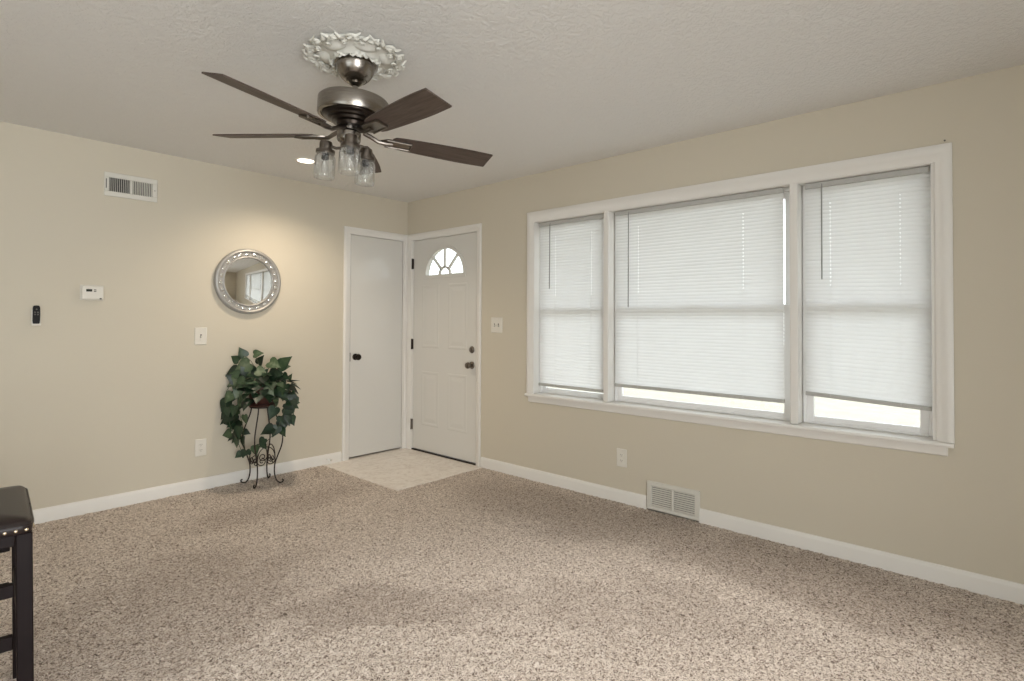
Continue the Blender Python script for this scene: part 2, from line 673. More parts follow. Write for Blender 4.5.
baseboard('baseboard_back', [('x', XL, -0.722, 0)], 'white baseboard under the mirror wall')
baseboard('baseboard_right', [('y', YR, -3.012, 0), ('y', -2.643, -1.062, 0)], 'white baseboard under the windows')
baseboard('baseboard_left', [('Y', YR, 0, XL)], 'white baseboard left of the camera')
baseboard('baseboard_rear', [('X', XL, -4.96, YR), ('X', -2.74, 0, YR)], 'white baseboard behind the camera')


def colonial(fr, w, t=0.016):
    """casing cross-section from inner edge 0 to outer edge w; fr maps (across, depth) -> used by prism"""
    return [(0, 0), (0, t * .55), (w * .12, t * .7), (w * .45, t * .75), (w * .55, t), (w * .9, t), (w, t * .8), (w, 0)]


def mitre_u(mb, prof, lo, hi, top, bottom, fr, kl=1.0, kr=1.0, kt=1.0):
    """casing swept up, over and down an opening lo..hi x bottom..top with mitred corners; prof = (outward, depth)"""
    rows = []
    for a, d in prof:
        rows.append([fr(lo - a * kl, bottom, d), fr(lo - a * kl, top + a * kt, d), fr(hi + a * kr, top + a * kt, d), fr(hi + a * kr, bottom, d)])
    n = len(prof)
    v = [p for r_ in rows for p in r_]
    f = []
    for i in range(n - 1):
        for k in range(3):
            f.append((i * 4 + k, i * 4 + k + 1, (i + 1) * 4 + k + 1, (i + 1) * 4 + k))
    return mb.add(v, f)


# ------------------------------------------------------------------ closet door (door_1) on the back wall
d1 = thing('door_1', 'white flush closet door with dark round knob', 'door', (-0.35, 0, 0), kind='structure')


def at(o, mb):
    return mb.xform(Matrix.Translation(-Vector(o.location)))


SX0, SX1, SZ0, SZ1 = -0.634, -0.054, 0.012, 2.044
at(d1, MB().box(SX0, SX1, 0.008, 0.043, SZ0, SZ1, 0.002)).build('slab', M['door'], d1)
mb = MB()   # casing: left leg, head, right leg
cs = colonial(None, 0.062)
mitre_u(mb, cs, -0.650, -0.040, 2.050, -0.004, lambda a, z, d: (a, -d, z), 1, .62, 1)
at(d1, mb).build('casing', M['trim'], d1, True)
mb = MB()   # jamb lining with stop
mb.box(-0.656, -0.641, -0.001, 0.13, -0.002, 2.055)
mb.box(-0.049, -0.040, -0.001, 0.13, -0.002, 2.055)
mb.box(-0.641, -0.049, -0.001, 0.13, 2.047, 2.056)
mb.box(-0.641, -0.626, 0.044, 0.060, -0.002, 2.047)
mb.box(-0.060, -0.049, 0.044, 0.060, -0.002, 2.047)
at(d1, mb).build('jamb', M['trim'], d1)
at(d1, MB().box(-0.66, -0.04, 0.062, 0.075, -0.002, 2.055)).build('closet_dark', M['dark'], d1)
# knob: rose, neck, ball (axis -y)
kb = Matrix.Translation((-0.578, 0.008, 0.925)) @ Matrix.Rotation(PI / 2, 4, 'X')
kn = at(d1, MB().lathe([(0.030, 0), (0.030, 0.004), (0.024, 0.009), (0.012, 0.012), (0.011, 0.030), (0.020, 0.036),
                        (0.0275, 0.046), (0.0285, 0.055), (0.024, 0.064), (0.012, 0.069), (0.0001, 0.070)], 28, kb)
        ).build('knob', M['bronze'], d1, True)
kn['label'] = 'dark bronze round knob'
lp = at(d1, MB().box(-0.6475, -0.631, 0.003, 0.0078, 0.885, 0.965, 0.001)).build('latch_plate', M['bronze'], d1)
for z in (1.86, 1.03, 0.28):
    at(d1, MB().box(-0.054, -0.038, 0.0, 0.008, z - 0.045, z + 0.045, 0.001).tube(
        [(-0.048, -0.003, z - 0.047), (-0.048, -0.003, z + 0.047)], 0.006, 10)).build('hinge', M['trim'], d1, True)

# ------------------------------------------------------------------ front door (door_2) on the window wall
d2 = thing('door_2', 'white panelled front door with half round fanlight', 'door', (0, -0.54, 0), kind='structure')
FY0, FY1, FZ0, FZ1 = -0.992, -0.092, 0.014, 2.044
FCY, FCZ, FR = -0.548, 1.692, 0.272         # fanlight centre, radius
X0, X1 = 0.010, 0.054                       # slab room face, outer face


def slab_with_fanlight():
    """front slab, with a half-round hole, as one closed mesh of two faces plus rims"""
    n = 24
    arc = [(FCY + FR * math.cos(PI * k / n), FCZ + FR * 0.92 * math.sin(PI * k / n)) for k in range(n + 1)]  # right(-)?..
    mb = MB()
    for x in (X0, X1):
        # below the hole
        v = [(x, FY0, FZ0), (x, FY1, FZ0), (x, FY1, FCZ), (x, FY0, FCZ)]
        # T-free split: keep vertices on the sill line
        base = len(mb.v)
        pts = [(x, FY0, FZ0), (x, FY1, FZ0), (x, FY1, FCZ), (x, arc[0][0], arc[0][1]), (x, arc[-1][0], arc[-1][1]),
               (x, FY0, FCZ)]
        mb.add(pts, [(0, 1, 2, 3, 4, 5)])
        # above: fan of quads from arc to the rectangle boundary
        out = []
        for k in range(n + 1):
            a = PI * k / n
            c, s_ = math.cos(a), math.sin(a)
            ty = (FY1 - FCY) if c > 0 else (FCY - FY0)
            sc = min(ty / max(abs(c), 1e-9), (FZ1 - FCZ) / max(s_, 1e-9))
            out.append((FCY + c * sc, FCZ + s_ * sc))
        vv = [(x, p[0], p[1]) for p in arc] + [(x, p[0], p[1]) for p in out]
        ff = [(k, k + 1, n + 2 + k, n + 1 + k) for k in range(n)]
        # corner triangles
        cor = [(x, FY1, FZ1), (x, FY0, FZ1)]
        vv += cor
        for k in range(n):
            p, q = out[k], out[k + 1]
            if abs(p[0] - FY1) < 1e-6 and abs(q[0] - FY1) > 1e-6:
                ff.append((n + 1 + k, n + 2 + k, 2 * n + 2))
            if abs(q[0] - FY0) < 1e-6 and abs(p[0] - FY0) > 1e-6:
                ff.append((n + 1 + k, n + 2 + k, 2 * n + 3))
        mb.add(vv, ff)
    # outer edges and hole rim
    for (a, b), (c, d) in (((FY0, FZ0), (FY1, FZ0)), ((FY1, FZ0), (FY1, FZ1)), ((FY1, FZ1), (FY0, FZ1)), ((FY0, FZ1), (FY0, FZ0))):
        mb.add([(X0, a, b), (X0, c, d), (X1, c, d), (X1, a, b)], [(0, 1, 2, 3)])
    rim = arc + [arc[0]]
    for k in range(len(rim) - 1):
        (a, b), (c, d) = rim[k], rim[k + 1]
        mb.add([(X0, a, b), (X0, c, d), (X1, c, d), (X1, a, b)], [(0, 1, 2, 3)])
    return mb


at(d2, slab_with_fanlight()).build('slab', M['door'], d2)


def raised_panel(y0, y1, z0, z1):
    """moulded panel: proud ogee ring, sunk groove, raised field"""
    mb = MB()
    rings = [(0.0, 0.0), (0.008, 0.0024), (0.018, 0.0022), (0.030, 0.0002), (0.040, 0.0006), (0.070, 0.0028)]
    v, f = [], []
    for ins, h in rings:
        v += [(X0 - h, y0 + ins, z0 + ins), (X0 - h, y1 - ins, z0 + ins), (X0 - h, y1 - ins, z1 - ins), (X0 - h, y0 + ins, z1 - ins)]
    for i in range(len(rings) - 1):
        for k in range(4):
            j = (k + 1) % 4
            f.append((i * 4 + k, i * 4 + j, (i + 1) * 4 + j, (i + 1) * 4 + k))
    e = (len(rings) - 1) * 4
    f.append((e, e + 1, e + 2, e + 3))
    return mb.add(v, f)


for (y0, y1) in ((-0.478, -0.225), (-0.862, -0.606)):
    at(d2, raised_panel(y0, y1, 1.000, 1.605)).build('panel', M['door'], d2)
    at(d2, raised_panel(y0, y1, 0.255, 0.775)).build('panel', M['door'], d2)
# fanlight grille frame
fl = MB()
n = 28
outer = [(FCY + (FR + .022) * math.cos(PI * k / n), FCZ + (FR + .022) * .92 * math.sin(PI * k / n)) for k in range(n + 1)]
inner = [(FCY + (FR - .008) * math.cos(PI * k / n), FCZ + (FR - .008) * .92 * math.sin(PI * k / n)) for k in range(n + 1)]
outer = outer + [(FCY - FR - .022, FCZ - .03), (FCY + FR + .022, FCZ - .03)]
inner = inner + [(FCY - FR + .008, FCZ + .004), (FCY + FR - .008, FCZ + .004)]
fl.ring_prism(outer, inner, X0 - 0.010, X0 + 0.02, lambda a, b, w: (w, a, b))
for deg in (48, 90, 132):
    a = math.radians(deg)
    p = lambda r: Vector((X0 + 0.012, FCY + r * math.cos(a), FCZ + r * .92 * math.sin(a)))
    t_ = Vector((0, -math.sin(a), math.cos(a))) * 0.0085
    v = []
    for x in (X0 - 0.004, X0 + 0.02):
        for q in (p(0.07), p(FR)):
            for s_ in (1, -1):
                w = q + t_ * s_
                v.append((x, w.y, w.z))
    fl.add(v, [(0, 1, 3, 2), (4, 6, 7, 5), (0, 2, 6, 4), (1, 5, 7, 3), (0, 4, 5, 1), (2, 3, 7, 6)])
o1 = [(FCY + .083 * math.cos(PI * k / 12), FCZ + .079 * math.sin(PI * k / 12)) for k in range(13)]
i1 = [(FCY + .068 * math.cos(PI * k / 12), FCZ + .064 * math.sin(PI * k / 12)) for k in range(13)]
fl.ring_prism(o1 + [(FCY - .083, FCZ - .005), (FCY + .083, FCZ - .005)], i1 + [(FCY - .068, FCZ - .002), (FCY + .068, FCZ - .002)],
              X0 - 0.004, X0 + 0.02, lambda a, b, w: (w, a, b))
fo = at(d2, fl).build('fanlight_grille', M['door'], d2)
arc = [(FCY + (FR - .004) * math.cos(PI * k / n), FCZ + (FR - .004) * .92 * math.sin(PI * k / n)) for k in range(n + 1)]
at(d2, MB().prism(arc, X0 + 0.021, X0 + 0.026, lambda a, b, w: (w, a, b))).build('fanlight_pane', M['pane'], d2)
mb = MB()
mitre_u(mb, cs, -1.000, -0.080, 2.050, -0.004, lambda a, z, d: (-d, a, z), .8, 1.02, 1)
at(d2, mb).build('casing', M['trim'], d2, True)
mb = MB()
mb.box(-0.001, 0.13, -1.004, -0.995, -0.002, 2.055)
mb.box(-0.001, 0.13, -0.089, -0.080, -0.002, 2.055)
mb.box(-0.001, 0.13, -0.995, -0.089, 2.047, 2.056)
mb.box(0.055, 0.075, -0.995, -0.975, -0.002, 2.047)
mb.box(0.055, 0.075, -0.105, -0.089, -0.002, 2.047)
mb.box(0.055, 0.075, -0.975, -0.105, 2.027, 2.047)
at(d2, mb).build('jamb', M['trim'], d2)
at(d2, MB().box(-0.002, 0.13, -0.995, -0.089, -0.008, 0.010, 0.002)).build('threshold', M['bronze'], d2)
for z, mt in ((1.82, 'bronze'), (1.03, 'bronze'), (0.245, 'nickel_dark')):
    h = at(d2, MB().box(0.000, 0.010, -0.0945, -0.078, z - 0.05, z + 0.05, 0.001).tube(
        [(-0.005, -0.085, z - 0.052), (-0.005, -0.085, z + 0.052)], 0.007, 10)).build('hinge', M[mt], d2, True)
    if mt == 'bronze':
        h['label'] = 'dark metal hinge'
kb = Matrix.Translation((X0, -0.925, 1.005)) @ Matrix.Rotation(-PI / 2, 4, 'Y')
at(d2, MB().lathe([(0.031, 0), (0.031, 0.004), (0.027, 0.010), (0.018, 0.014), (0.017, 0.018), (0.0001, 0.019)], 28, kb)
   .box(X0 - 0.032, X0 - 0.014, -0.929, -0.921, 0.990, 1.020, 0.003)).build('deadbolt', M['nickel_dark'], d2, True)
kb = Matrix.Translation((X0, -0.925, 0.868)) @ Matrix.Rotation(-PI / 2, 4, 'Y')
at(d2, MB().lathe([(0.033, 0), (0.033, 0.004), (0.028, 0.010), (0.013, 0.013), (0.012, 0.030), (0.021, 0.036),
                   (0.0285, 0.046), (0.029, 0.056), (0.024, 0.065), (0.010, 0.069), (0.0001, 0.0695)], 28, kb)
   ).build('knob', M['nickel_dark'], d2, True)

# ------------------------------------------------------------------ triple window
# casing (trim_2), stool + apron (trim_3), mullion posts (trim_4/5)
mb = MB()
wc = colonial(None, 0.072, 0.020)
mitre_u(mb, wc, WY0 + 0.004, WY1 - 0.004, WZ1, WZ0 - 0.003, lambda a, z, d: (-d, a, z), .95, .95, 1.15)
struct(mb, 'trim_2', M['trim'], 'white casing around the triple window', 'trim', True)
mb = MB()
SILL = [(-0.045, 0.664), (-0.048, 0.668), (-0.048, 0.678), (-0.044, 0.684), (0.085, 0.686), (0.085, 0.664)]
mb.prism(SILL, -4.277, -1.588, lambda a, b, w: (a, w, b))
APR = [(0, 0.616), (-0.010, 0.616), (-0.016, 0.622), (-0.018, 0.646), (-0.022, 0.656), (-0.022, 0.664), (0, 0.664)]
mb.prism(APR, -4.252, -1.600, lambda a, b, w: (a, w, b))
struct(mb, 'trim_3', M['trim'], 'white window stool and apron under the triple window', 'trim', True)
# openings: (y_low, y_high)
OPN = [(-2.300, WY1), (-3.545, -2.340), (-4.193, -3.587)]
mb = MB()
for y0, y1 in ((-2.340, -2.300), (-3.587, -3.545)):
    mb.box(-0.010, T, y0, y1, 0.686, WZ1, 0.003)
struct(mb, 'trim_4', M['trim'], 'white mullion posts between the window sections', 'trim')
mb = MB()
mb.box(0.0, T, WY0 - 0.001, WY1 + 0.001, WZ1 - 0.004, WZ1 + 0.001)
mb.box(0.0, T, WY1 - 0.004, WY1 + 0.001, 0.686, WZ1 - 0.004)
mb.box(0.0, T, WY0 - 0.001, -4.1935, 0.686, WZ1 - 0.004)
struct(mb, 'trim_5', M['trim'], 'white lining of the window recess', 'trim')


def frame4(mb, x0, x1, y0, y1, z0, z1, w, wb=None, wt=None):
    wb = wb or w
    wt = wt or w
    mb.box(x0, x1, y0, y0 + w, z0, z1, 0.002)
    mb.box(x0, x1, y1 - w, y1, z0, z1, 0.002)
    mb.box(x0, x1, y0 + w, y1 - w, z0, z0 + wb, 0.002)
    mb.box(x0, x1, y0 + w, y1 - w, z1 - wt, z1, 0.002)
    return mb


WLAB = ['narrow left section of the triple window', 'wide centre section of the triple window',
        'narrow right section of the triple window']
for i, (y0, y1) in enumerate(OPN):
    w = thing('window_%d' % (i + 1), WLAB[i], 'window', (0.09, (y0 + y1) / 2, 0.69), kind='structure')
    a, b = y0 + 0.004, y1 - 0.004
    at(w, frame4(MB(), 0.076, 0.135, a, b, 0.687, WZ1 - 0.004, 0.018, 0.012)).build('outer_frame', M['vinyl'], w)
    zm = 1.345
    at(w, frame4(MB(), 0.082, 0.106, a + .018, b - .018, 0.699, zm + 0.022, 0.036, 0.029, 0.040)).build('lower_sash', M['vinyl'], w)
    at(w, MB().box(0.092, 0.096, a + .052, b - .052, 0.726, zm - 0.016)).build('lower_pane', M['pane'], w)
    at(w, frame4(MB(), 0.108, 0.130, a + .018, b - .018, zm - 0.020, WZ1 - 0.022, 0.034)).build('upper_sash', M['vinyl'], w)
    at(w, MB().box(0.117, 0.121, a + .050, b - .050, zm + 0.012, WZ1 - 0.054)).build('upper_pane', M['pane'], w)
    c = (a + b) / 2
    at(w, MB().box(0.074, 0.098, c - .03, c + .03, zm + 0.022, zm + 0.030, 0.002).box(0.070, 0.084, c - .012, c + .022, zm + 0.030, zm + 0.040, 0.003)
       ).build('sash_lock', M['vinyl'], w)

# ------------------------------------------------------------------ mini blinds


def blind(y0, y1, zb_far, zb_near, label, wand, cords, xb=0.040, lo=0):
    """y0<y1; bottom heights at y1 (far end) and y0 (near end)"""
    r = thing('window_blind', label, 'blind', (xb, (y0 + y1) / 2, WZ1 - 0.004), 'mini blinds in the triple window')
    zt = WZ1 - 0.006
    at(r, MB().box(xb - 0.016, xb + 0.016, y0, y1, zt - 0.030, zt, 0.003)).build('headrail', M['alu'], r)
    pitch, wd, tilt = 0.0215, 0.0285, math.radians(66)
    ztop = zt - 0.040
    nsl = int((ztop - (zb_far + zb_near) / 2 - 0.018) / pitch)
    mb = MB()
    nseg = 6
    ycut = [y0]
    for c in sorted(cords):
        ycut += [c - 0.0022, c + 0.0022]
    ycut.append(y1)
    for k in range(nsl + 1):
        zc_f = ztop - k * (ztop - zb_far - 0.018) / nsl
        zc_n = ztop - k * (ztop - zb_near - 0.018) / nsl
        jit = random.uniform(-0.03, 0.03)
        sag = random.uniform(-0.0005, 0.0005)
        prof = []
        for q in range(nseg + 1):
            u = (q / nseg - 0.5) * wd
            h = 0.0036 * (1 - (2 * q / nseg - 1) ** 2)
            ct, st_ = math.cos(tilt + jit), math.sin(tilt + jit)
            # room edge (u<0) hangs down, window edge is up; crown faces the room
            prof.append((u * ct - h * st_, u * st_ + h * ct + sag))
        for a, b in zip(ycut, ycut[1:]):
            hole = (b - a) < 0.01
            v = []
            for y in (a, b):
                t_ = (y - y0) / (y1 - y0)
                zc = zc_n + (zc_f - zc_n) * t_
                v += [(xb + dx, y, zc + dz) for dx, dz in prof]
            f = [(q, q + 1, nseg + 2 + q, nseg + 1 + q) for q in range(nseg) if not (hole and q == 3 and 3 < k < 26)]
            mb.add(v, f)
    at(r, mb).build('slats', M['slat'], r, True, 80)
    mb = MB()
    for dx in (-0.011, 0.011):
        pass
    pts = [(-0.0125, 0.0), (-0.0125, 0.018), (-0.009, 0.022), (0.009, 0.022), (0.0125, 0.018), (0.0125, 0.0)]
    n = len(pts)
    v = [(xb + a, y1, zb_far + b) for a, b in pts] + [(xb + a, y0, zb_near + b) for a, b in pts]
    mb.add(v, [tuple(range(n)), tuple(range(n, 2 * n))[::-1]] + [(k, (k + 1) % n, n + (k + 1) % n, n + k) for k in range(n)])
    at(r, mb).build('bottom_rail', M['alu'], r)
    for c in cords:
        t_ = (c - y0) / (y1 - y0)
        zb = zb_near + (zb_far - zb_near) * t_
        at(r, MB().tube([(xb - 0.0135, c, zt - 0.03), (xb - 0.0135, c, zb + 0.01)], 0.0007, 5)
           .tube([(xb + 0.0135, c, zt - 0.03), (xb + 0.0135, c, zb + 0.01)], 0.0007, 5)).build('ladder_cord', M['slat'], r)
    wy, wz = wand
    at(r, MB().tube([(xb - 0.020, wy, zt - 0.022), (xb - 0.022, wy, zt - 0.045), (xb - 0.024, wy, wz)], 0.0038, 8)
       .tube([(xb - 0.016, wy, zt - 0.012), (xb - 0.020, wy, zt - 0.024)], 0.0025, 6)).build('tilt_wand', M['wand'], r, True)
    return r


blind(-2.291, -1.672, 0.748, 0.742, 'narrow white mini blind lowered to the sill in the left window section',
      (-1.788, 1.515), (-1.83, -2.165))
blind(-3.500, -2.372, 0.797, 0.792, 'wide white mini blind in the centre section of the triple window',
      (-2.488, 1.362), (-2.555, -3.27))
blind(-4.186, -3.616, 0.850, 0.822, 'narrow white mini blind with a slanting hem in the right window section',
      (-3.704, 1.500), (-3.742, -4.062), lo=1)

# nail above the casing corner
tag(MB().lathe([(0.0015, -0.004), (0.0015, 0.012), (0.0042, 0.012), (0.0042, 0.014), (0.0001, 0.015)], 12,
               Matrix.Translation((0, -4.25, 2.150)) @ Matrix.Rotation(-PI / 2, 4, 'Y')).build('wall_nail', M['slot'], None, True),
    'tiny dark nail above the right corner of the window casing', 'nail')

# ------------------------------------------------------------------ wall plates, vents, thermostat, remote


def plate_on(name, label, cat, wall, u, z, w, h, group=None):
    """Empty on a wall; local frame: build with fr(a, b, d): a along the wall to the viewer's right, b up, d out of wall"""
    if wall == 'back':
        r = thing(name, label, cat, (u, 0, z), group)
        fr = lambda a, b, d: (a, -d, b)
    else:
        r = thing(name, label, cat, (0, u, z), group)
        fr = lambda a, b, d: (-d, -a, b)
    return r, fr


def pbox(fr, a0, a1, b0, b1, d0, d1, bev=0.0, mb=None):
    t = MB().box(a0, a1, b0, b1, d0, d1, bev)
    mb = mb or MB()
    return mb.add([fr(*p) for p in t.v], t.f)


def faceplate(fr, w, h):
    return pbox(fr, -w / 2, w / 2, -h / 2, h / 2, 0, 0.006, 0.0035)


def screw(fr, a, b, d=0.006):
    t = MB().lathe([(0.0035, 0), (0.0032, 0.0014), (0.0001, 0.0016)], 10)
    return MB().add([fr(a + p[0], b + p[1], d + p[2]) for p in t.v], t.f)


def toggle(fr, a, parent):
    pbox(fr, a - 0.006, a + 0.006, -0.0125, 0.0125, 0.0055, 0.0068).build('toggle_slot', M['slot'], parent)
    t = MB().box(-0.0045, 0.0045, -0.006, 0.006, 0, 0.016, 0.002)
    t.xform(Matrix.Rotation(math.radians(28), 4, 'X'))
    MB().add([fr(a + p[0], p[1], 0.004 + p[2]) for p in t.v], t.f).build('toggle', M['plastic'], parent)
    for b in (-0.030, 0.030):
        screw(fr, a, b).build('screw', M['plastic'], parent, True)


r, fr = plate_on('light_switch', 'white single toggle switch plate on the wall above the ivy', 'light switch', 'back', -1.894, 1.138, 0, 0)
faceplate(fr, 0.084, 0.128).build('plate', M['plastic'], r)
toggle(fr, 0.0, r)
r, fr = plate_on('light_switch', 'white double toggle switch plate beside the front door', 'light switch', 'right', -1.237, 1.226, 0, 0)
faceplate(fr, 0.132, 0.130).build('plate', M['plastic'], r)
toggle(fr, -0.023, r)
toggle(fr, 0.023, r)


def outlet(wall, u, z, label):
    r, fr = plate_on('power_outlet', label, 'outlet', wall, u, z, 0, 0)
    faceplate(fr, 0.080, 0.126).build('plate', M['plastic'], r)
    for b in (-0.0195, 0.0195):
        t = MB()
        n = 20
        poly = [(max(-0.0145, min(0.0145, 0.0172 * math.cos(2 * PI * k / n))), 0.0145 * math.sin(2 * PI * k / n)) for k in range(n)]
        t.prism(poly, 0.0055, 0.0085, lambda a, c, d: fr(a, b + c, d))
        s_ = t.build('socket', M['plastic'], r)
        sl = MB()
        pbox(fr, -0.0075, -0.0050, b - 0.001, b + 0.0075, 0.0080, 0.0089, 0, sl)
        pbox(fr, 0.0050, 0.0075, b - 0.001, b + 0.0065, 0.0080, 0.0089, 0, sl)
        pbox(fr, -0.002, 0.002, b - 0.009, b - 0.005, 0.0080, 0.0089, 0, sl)
        sl.build('slots', M['slot'], s_)
    screw(fr, 0, 0).build('screw', M['plastic'], r, True)


outlet('back', -1.884, 0.312, 'white outlet low on the wall left of the ivy stand')
outlet('right', -2.449, 0.308, 'white outlet under the window above the floor vent')

# supply register high on the back wall
r, fr = plate_on('air_vent', 'white register vent high on the wall left of the mirror', 'vent', 'back', -2.346, 2.164, 0, 0)
W2, H2 = 0.155, 0.080
ow = [(-W2, -H2), (W2, -H2), (W2, H2), (-W2, H2)]
fm = MB()
for (a0, a1, b0, b1) in ((-W2, W2, 0.046, H2), (-W2, W2, -H2, -0.046), (-W2, -0.128, -0.046, 0.046), (0.123, W2, -0.046, 0.046), (-0.010, 0.006, -0.046, 0.046)):
    pbox(fr, a0, a1, b0, b1, 0, 0.010, 0.003, fm)
fm.build('frame', M['vent'], r)
pbox(fr, -0.13, 0.125, -0.048, 0.048, -0.001, 0.0012).build('duct_opening', M['dark'], r)


def vlouver(a0, a1, tilt, nm):
    lv = MB()
    n = 11
    for k in range(n):
        a = a0 + (k + 0.5) * (a1 - a0) / n
        t = MB().box(-0.0012, 0.0012, -0.046, 0.046, -0.004, 0.004)
        t.xform(Matrix.Rotation(tilt, 4, 'Y'))
        lv.add([fr(a + p[0], p[1], 0.0055 + p[2]) for p in t.v], t.f)
    lv.build(nm, M['vent'], r)


vlouver(-0.128, -0.010, math.radians(-15), 'louvers')
vlouver(0.006, 0.123, math.radians(24), 'louvers')
pbox(fr, -0.147, -0.142, -0.030, 0.034, 0.010, 0.016, 0.002).build('damper_lever', M['slot'], r)
screw(fr, 0.138, 0.0, 0.010).build('screw', M['slot'], r, True)

# return vent at floor level
r, fr = plate_on('air_vent', 'white floor level return vent set into the baseboard under the window', 'vent', 'right', -2.832, 0.100, 0, 0)
W3, H3 = 0.183, 0.0935
fm = MB()
for (a0, a1, b0, b1) in ((-W3, W3, 0.066, H3), (-W3, W3, -H3, -0.070), (-W3, -0.150, -0.070, 0.066), (0.150, W3, -0.070, 0.066), (-0.007, 0.007, -0.070, 0.066)):
    pbox(fr, a0, a1, b0, b1, 0, 0.016, 0.003, fm)
fm.build('frame', M['vent'], r)
pbox(fr, -0.152, 0.152, -0.072, 0.068, -0.001, 0.002).build('duct_opening', M['slot'], r)
for a0, a1 in ((-0.150, -0.007), (0.007, 0.150)):
    lv = MB()
    for k in range(10):
        b = -0.062 + k * 0.0136
        t = MB().box(a0, a1, -0.0052, 0.0052, -0.0008, 0.0008)
        t.xform(Matrix.Rotation(math.radians(-48), 4, 'X'))
        lv.add([fr(p[0], b + p[1], 0.0085 + p[2]) for p in t.v], t.f)
    lv.build('louvers', M['vent'], r)

# thermostat
r, fr = plate_on('thermostat', 'white thermostat with small dark display on the left wall', 'thermostat', 'back', -2.556, 1.433, 0, 0)
pbox(fr, -0.063, 0.063, -0.050, 0.050, 0, 0.006, 0.002).build('back_plate', M['plastic'], r)
pbox(fr, -0.060, 0.060, -0.046, 0.046, 0.006, 0.030, 0.006).build('housing', M['plastic'], r)
pbox(fr, -0.036, -0.004, 0.006, 0.022, 0.0295, 0.0312, 0.0005).build('display', M['lcd'], r)
for k in range(2):
    pbox(fr, 0.004, 0.018, 0.015 - k * 0.010, 0.021 - k * 0.010, 0.0295, 0.033, 0.001).build('button', M['slot'], r)
pbox(fr, 0.036, 0.047, -0.044, -0.034, 0.0295, 0.0315, 0.0005).build('mode_switch', M['slot'], r)

# fan remote in a wall cradle
r, fr = plate_on('remote_cradle', 'white wall cradle holding the black remote', 'remote holder', 'back', -2.835, 1.232, 0, 0)
cr = MB()
pbox(fr, -0.022, 0.022, -0.014, 0.085, 0, 0.004, 0.0015, cr)
pbox(fr, -0.022, 0.022, -0.014, -0.009, 0.004, 0.026, 0.0015, cr)
pbox(fr, -0.022, 0.022, -0.009, -0.002, 0.0225, 0.026, 0.001, cr)
pbox(fr, -0.022, -0.019, -0.009, -0.002, 0.004, 0.0225, 0.0008, cr)
pbox(fr, 0.019, 0.022, -0.009, -0.002, 0.004, 0.0225, 0.0008, cr)
cr.build('cradle', M['plastic'], r)
r, fr = plate_on('fan_remote', 'slim black fan remote standing in a wall cradle', 'remote control', 'back', -2.835, 1.285, 0, 0)
n = 24
poly = []
for k in range(n):
    a = 2 * PI * k / n
    c, s_ = math.cos(a), math.sin(a)
    poly.append((0.0175 * math.copysign(abs(c) ** .45, c), 0.058 * math.copysign(abs(s_) ** .35, s_)))
MB().prism(poly, 0.005, 0.0205, fr).build('body', M['black'], r, True)
for k, (a, b) in enumerate(((0, 0.034), (-0.007, 0.016), (0.007, 0.016), (-0.007, 0.002), (0.007, 0.002))):
    t = MB().lathe([(0.0048, 0), (0.0044, 0.002), (0.0001, 0.0024)], 12)
    MB().add([fr(a + p[0], b + p[1], 0.0205 + p[2]) for p in t.v], t.f).build('button', M['slot'], r, True)

# spring door stop on the baseboard
r = thing('door_stop', 'small white spring door stop on the baseboard beside the closet door', 'door stop', (-0.86, -0.012, 0.042))
at(r, MB().lathe([(0.011, 0), (0.011, 0.003), (0.006, 0.007)], 14, Matrix.Translation((-0.86, -0.012, 0.042)) @ Matrix.Rotation(PI / 2, 4, 'X'))
   ).build('base', M['trim'], r, True)
hel = [(-0.86 + .0055 * math.cos(k * .9), -0.018 - k * 0.0007, 0.042 + .0055 * math.sin(k * .9)) for k in range(80)]
at(r, MB().tube(hel, 0.0011, 5)).build('spring', M['vinyl'], r, True)
at(r, MB().lathe([(0.0075, 0), (0.008, 0.006), (0.007, 0.012), (0.0001, 0.013)], 14,
                 Matrix.Translation((-0.86, -0.073, 0.042)) @ Matrix.Rotation(PI / 2, 4, 'X'))).build('rubber_tip', M['plastic'], r, True)

# ------------------------------------------------------------------ round mirror
r = thing('wall_mirror', 'round mirror in a silver frame set with mirrored beads', 'mirror', (-1.555, -0.0065, 1.562))
r.rotation_euler = (math.radians(1.25), 0, 0)
RX = Matrix.Rotation(PI / 2, 4, 'X')
rim = MB()
rim.open = True
rim.lathe([(0.186, 0.004), (0.186, 0.020), (0.190, 0.024), (0.196, 0.022), (0.200, 0.017), (0.226, 0.017), (0.230, 0.024), (0.238, 0.028),
           (0.250, 0.025), (0.257, 0.016), (0.257, 0.0), (0.186, 0.0), (0.186, 0.004)], 72, RX)
rim.build('frame', M['silver'], r, True)
MB().lathe([(0.190, 0.006), (0.188, 0.010), (0.182, 0.0115), (0.0001, 0.0115)], 72, RX).build('glass', M['mirror'], r, True)
NB = 24
bead0 = None
for k in range(NB):
    a = 2 * PI * (k + .3) / NB
    if bead0 is None:
        bd = MB()
        pts = []
        for h, sc in ((0.0, 1.0), (0.004, 0.9), (0.0065, 0.5)):
            for q in range(8):
                b = 2 * PI * q / 8 + .39
                pts.append((0.0125 * sc * math.sin(b) + 0.213, -h - 0.017, 0.0175 * sc * math.cos(b)))
        f = [(i * 8 + q, i * 8 + (q + 1) % 8, (i + 1) * 8 + (q + 1) % 8, (i + 1) * 8 + q) for i in range(2) for q in range(8)]
        f.append(tuple(range(16, 24)))
        f.append(tuple(range(0, 8))[::-1])
        bead0 = o = bd.add(pts, f).build('bead', M['mosaic'], r)
    else:
        o = bead0.copy()
        C.objects.link(o)
        o.parent = r
    o.rotation_euler = (0, -a, 0)

# ------------------------------------------------------------------ recessed lights


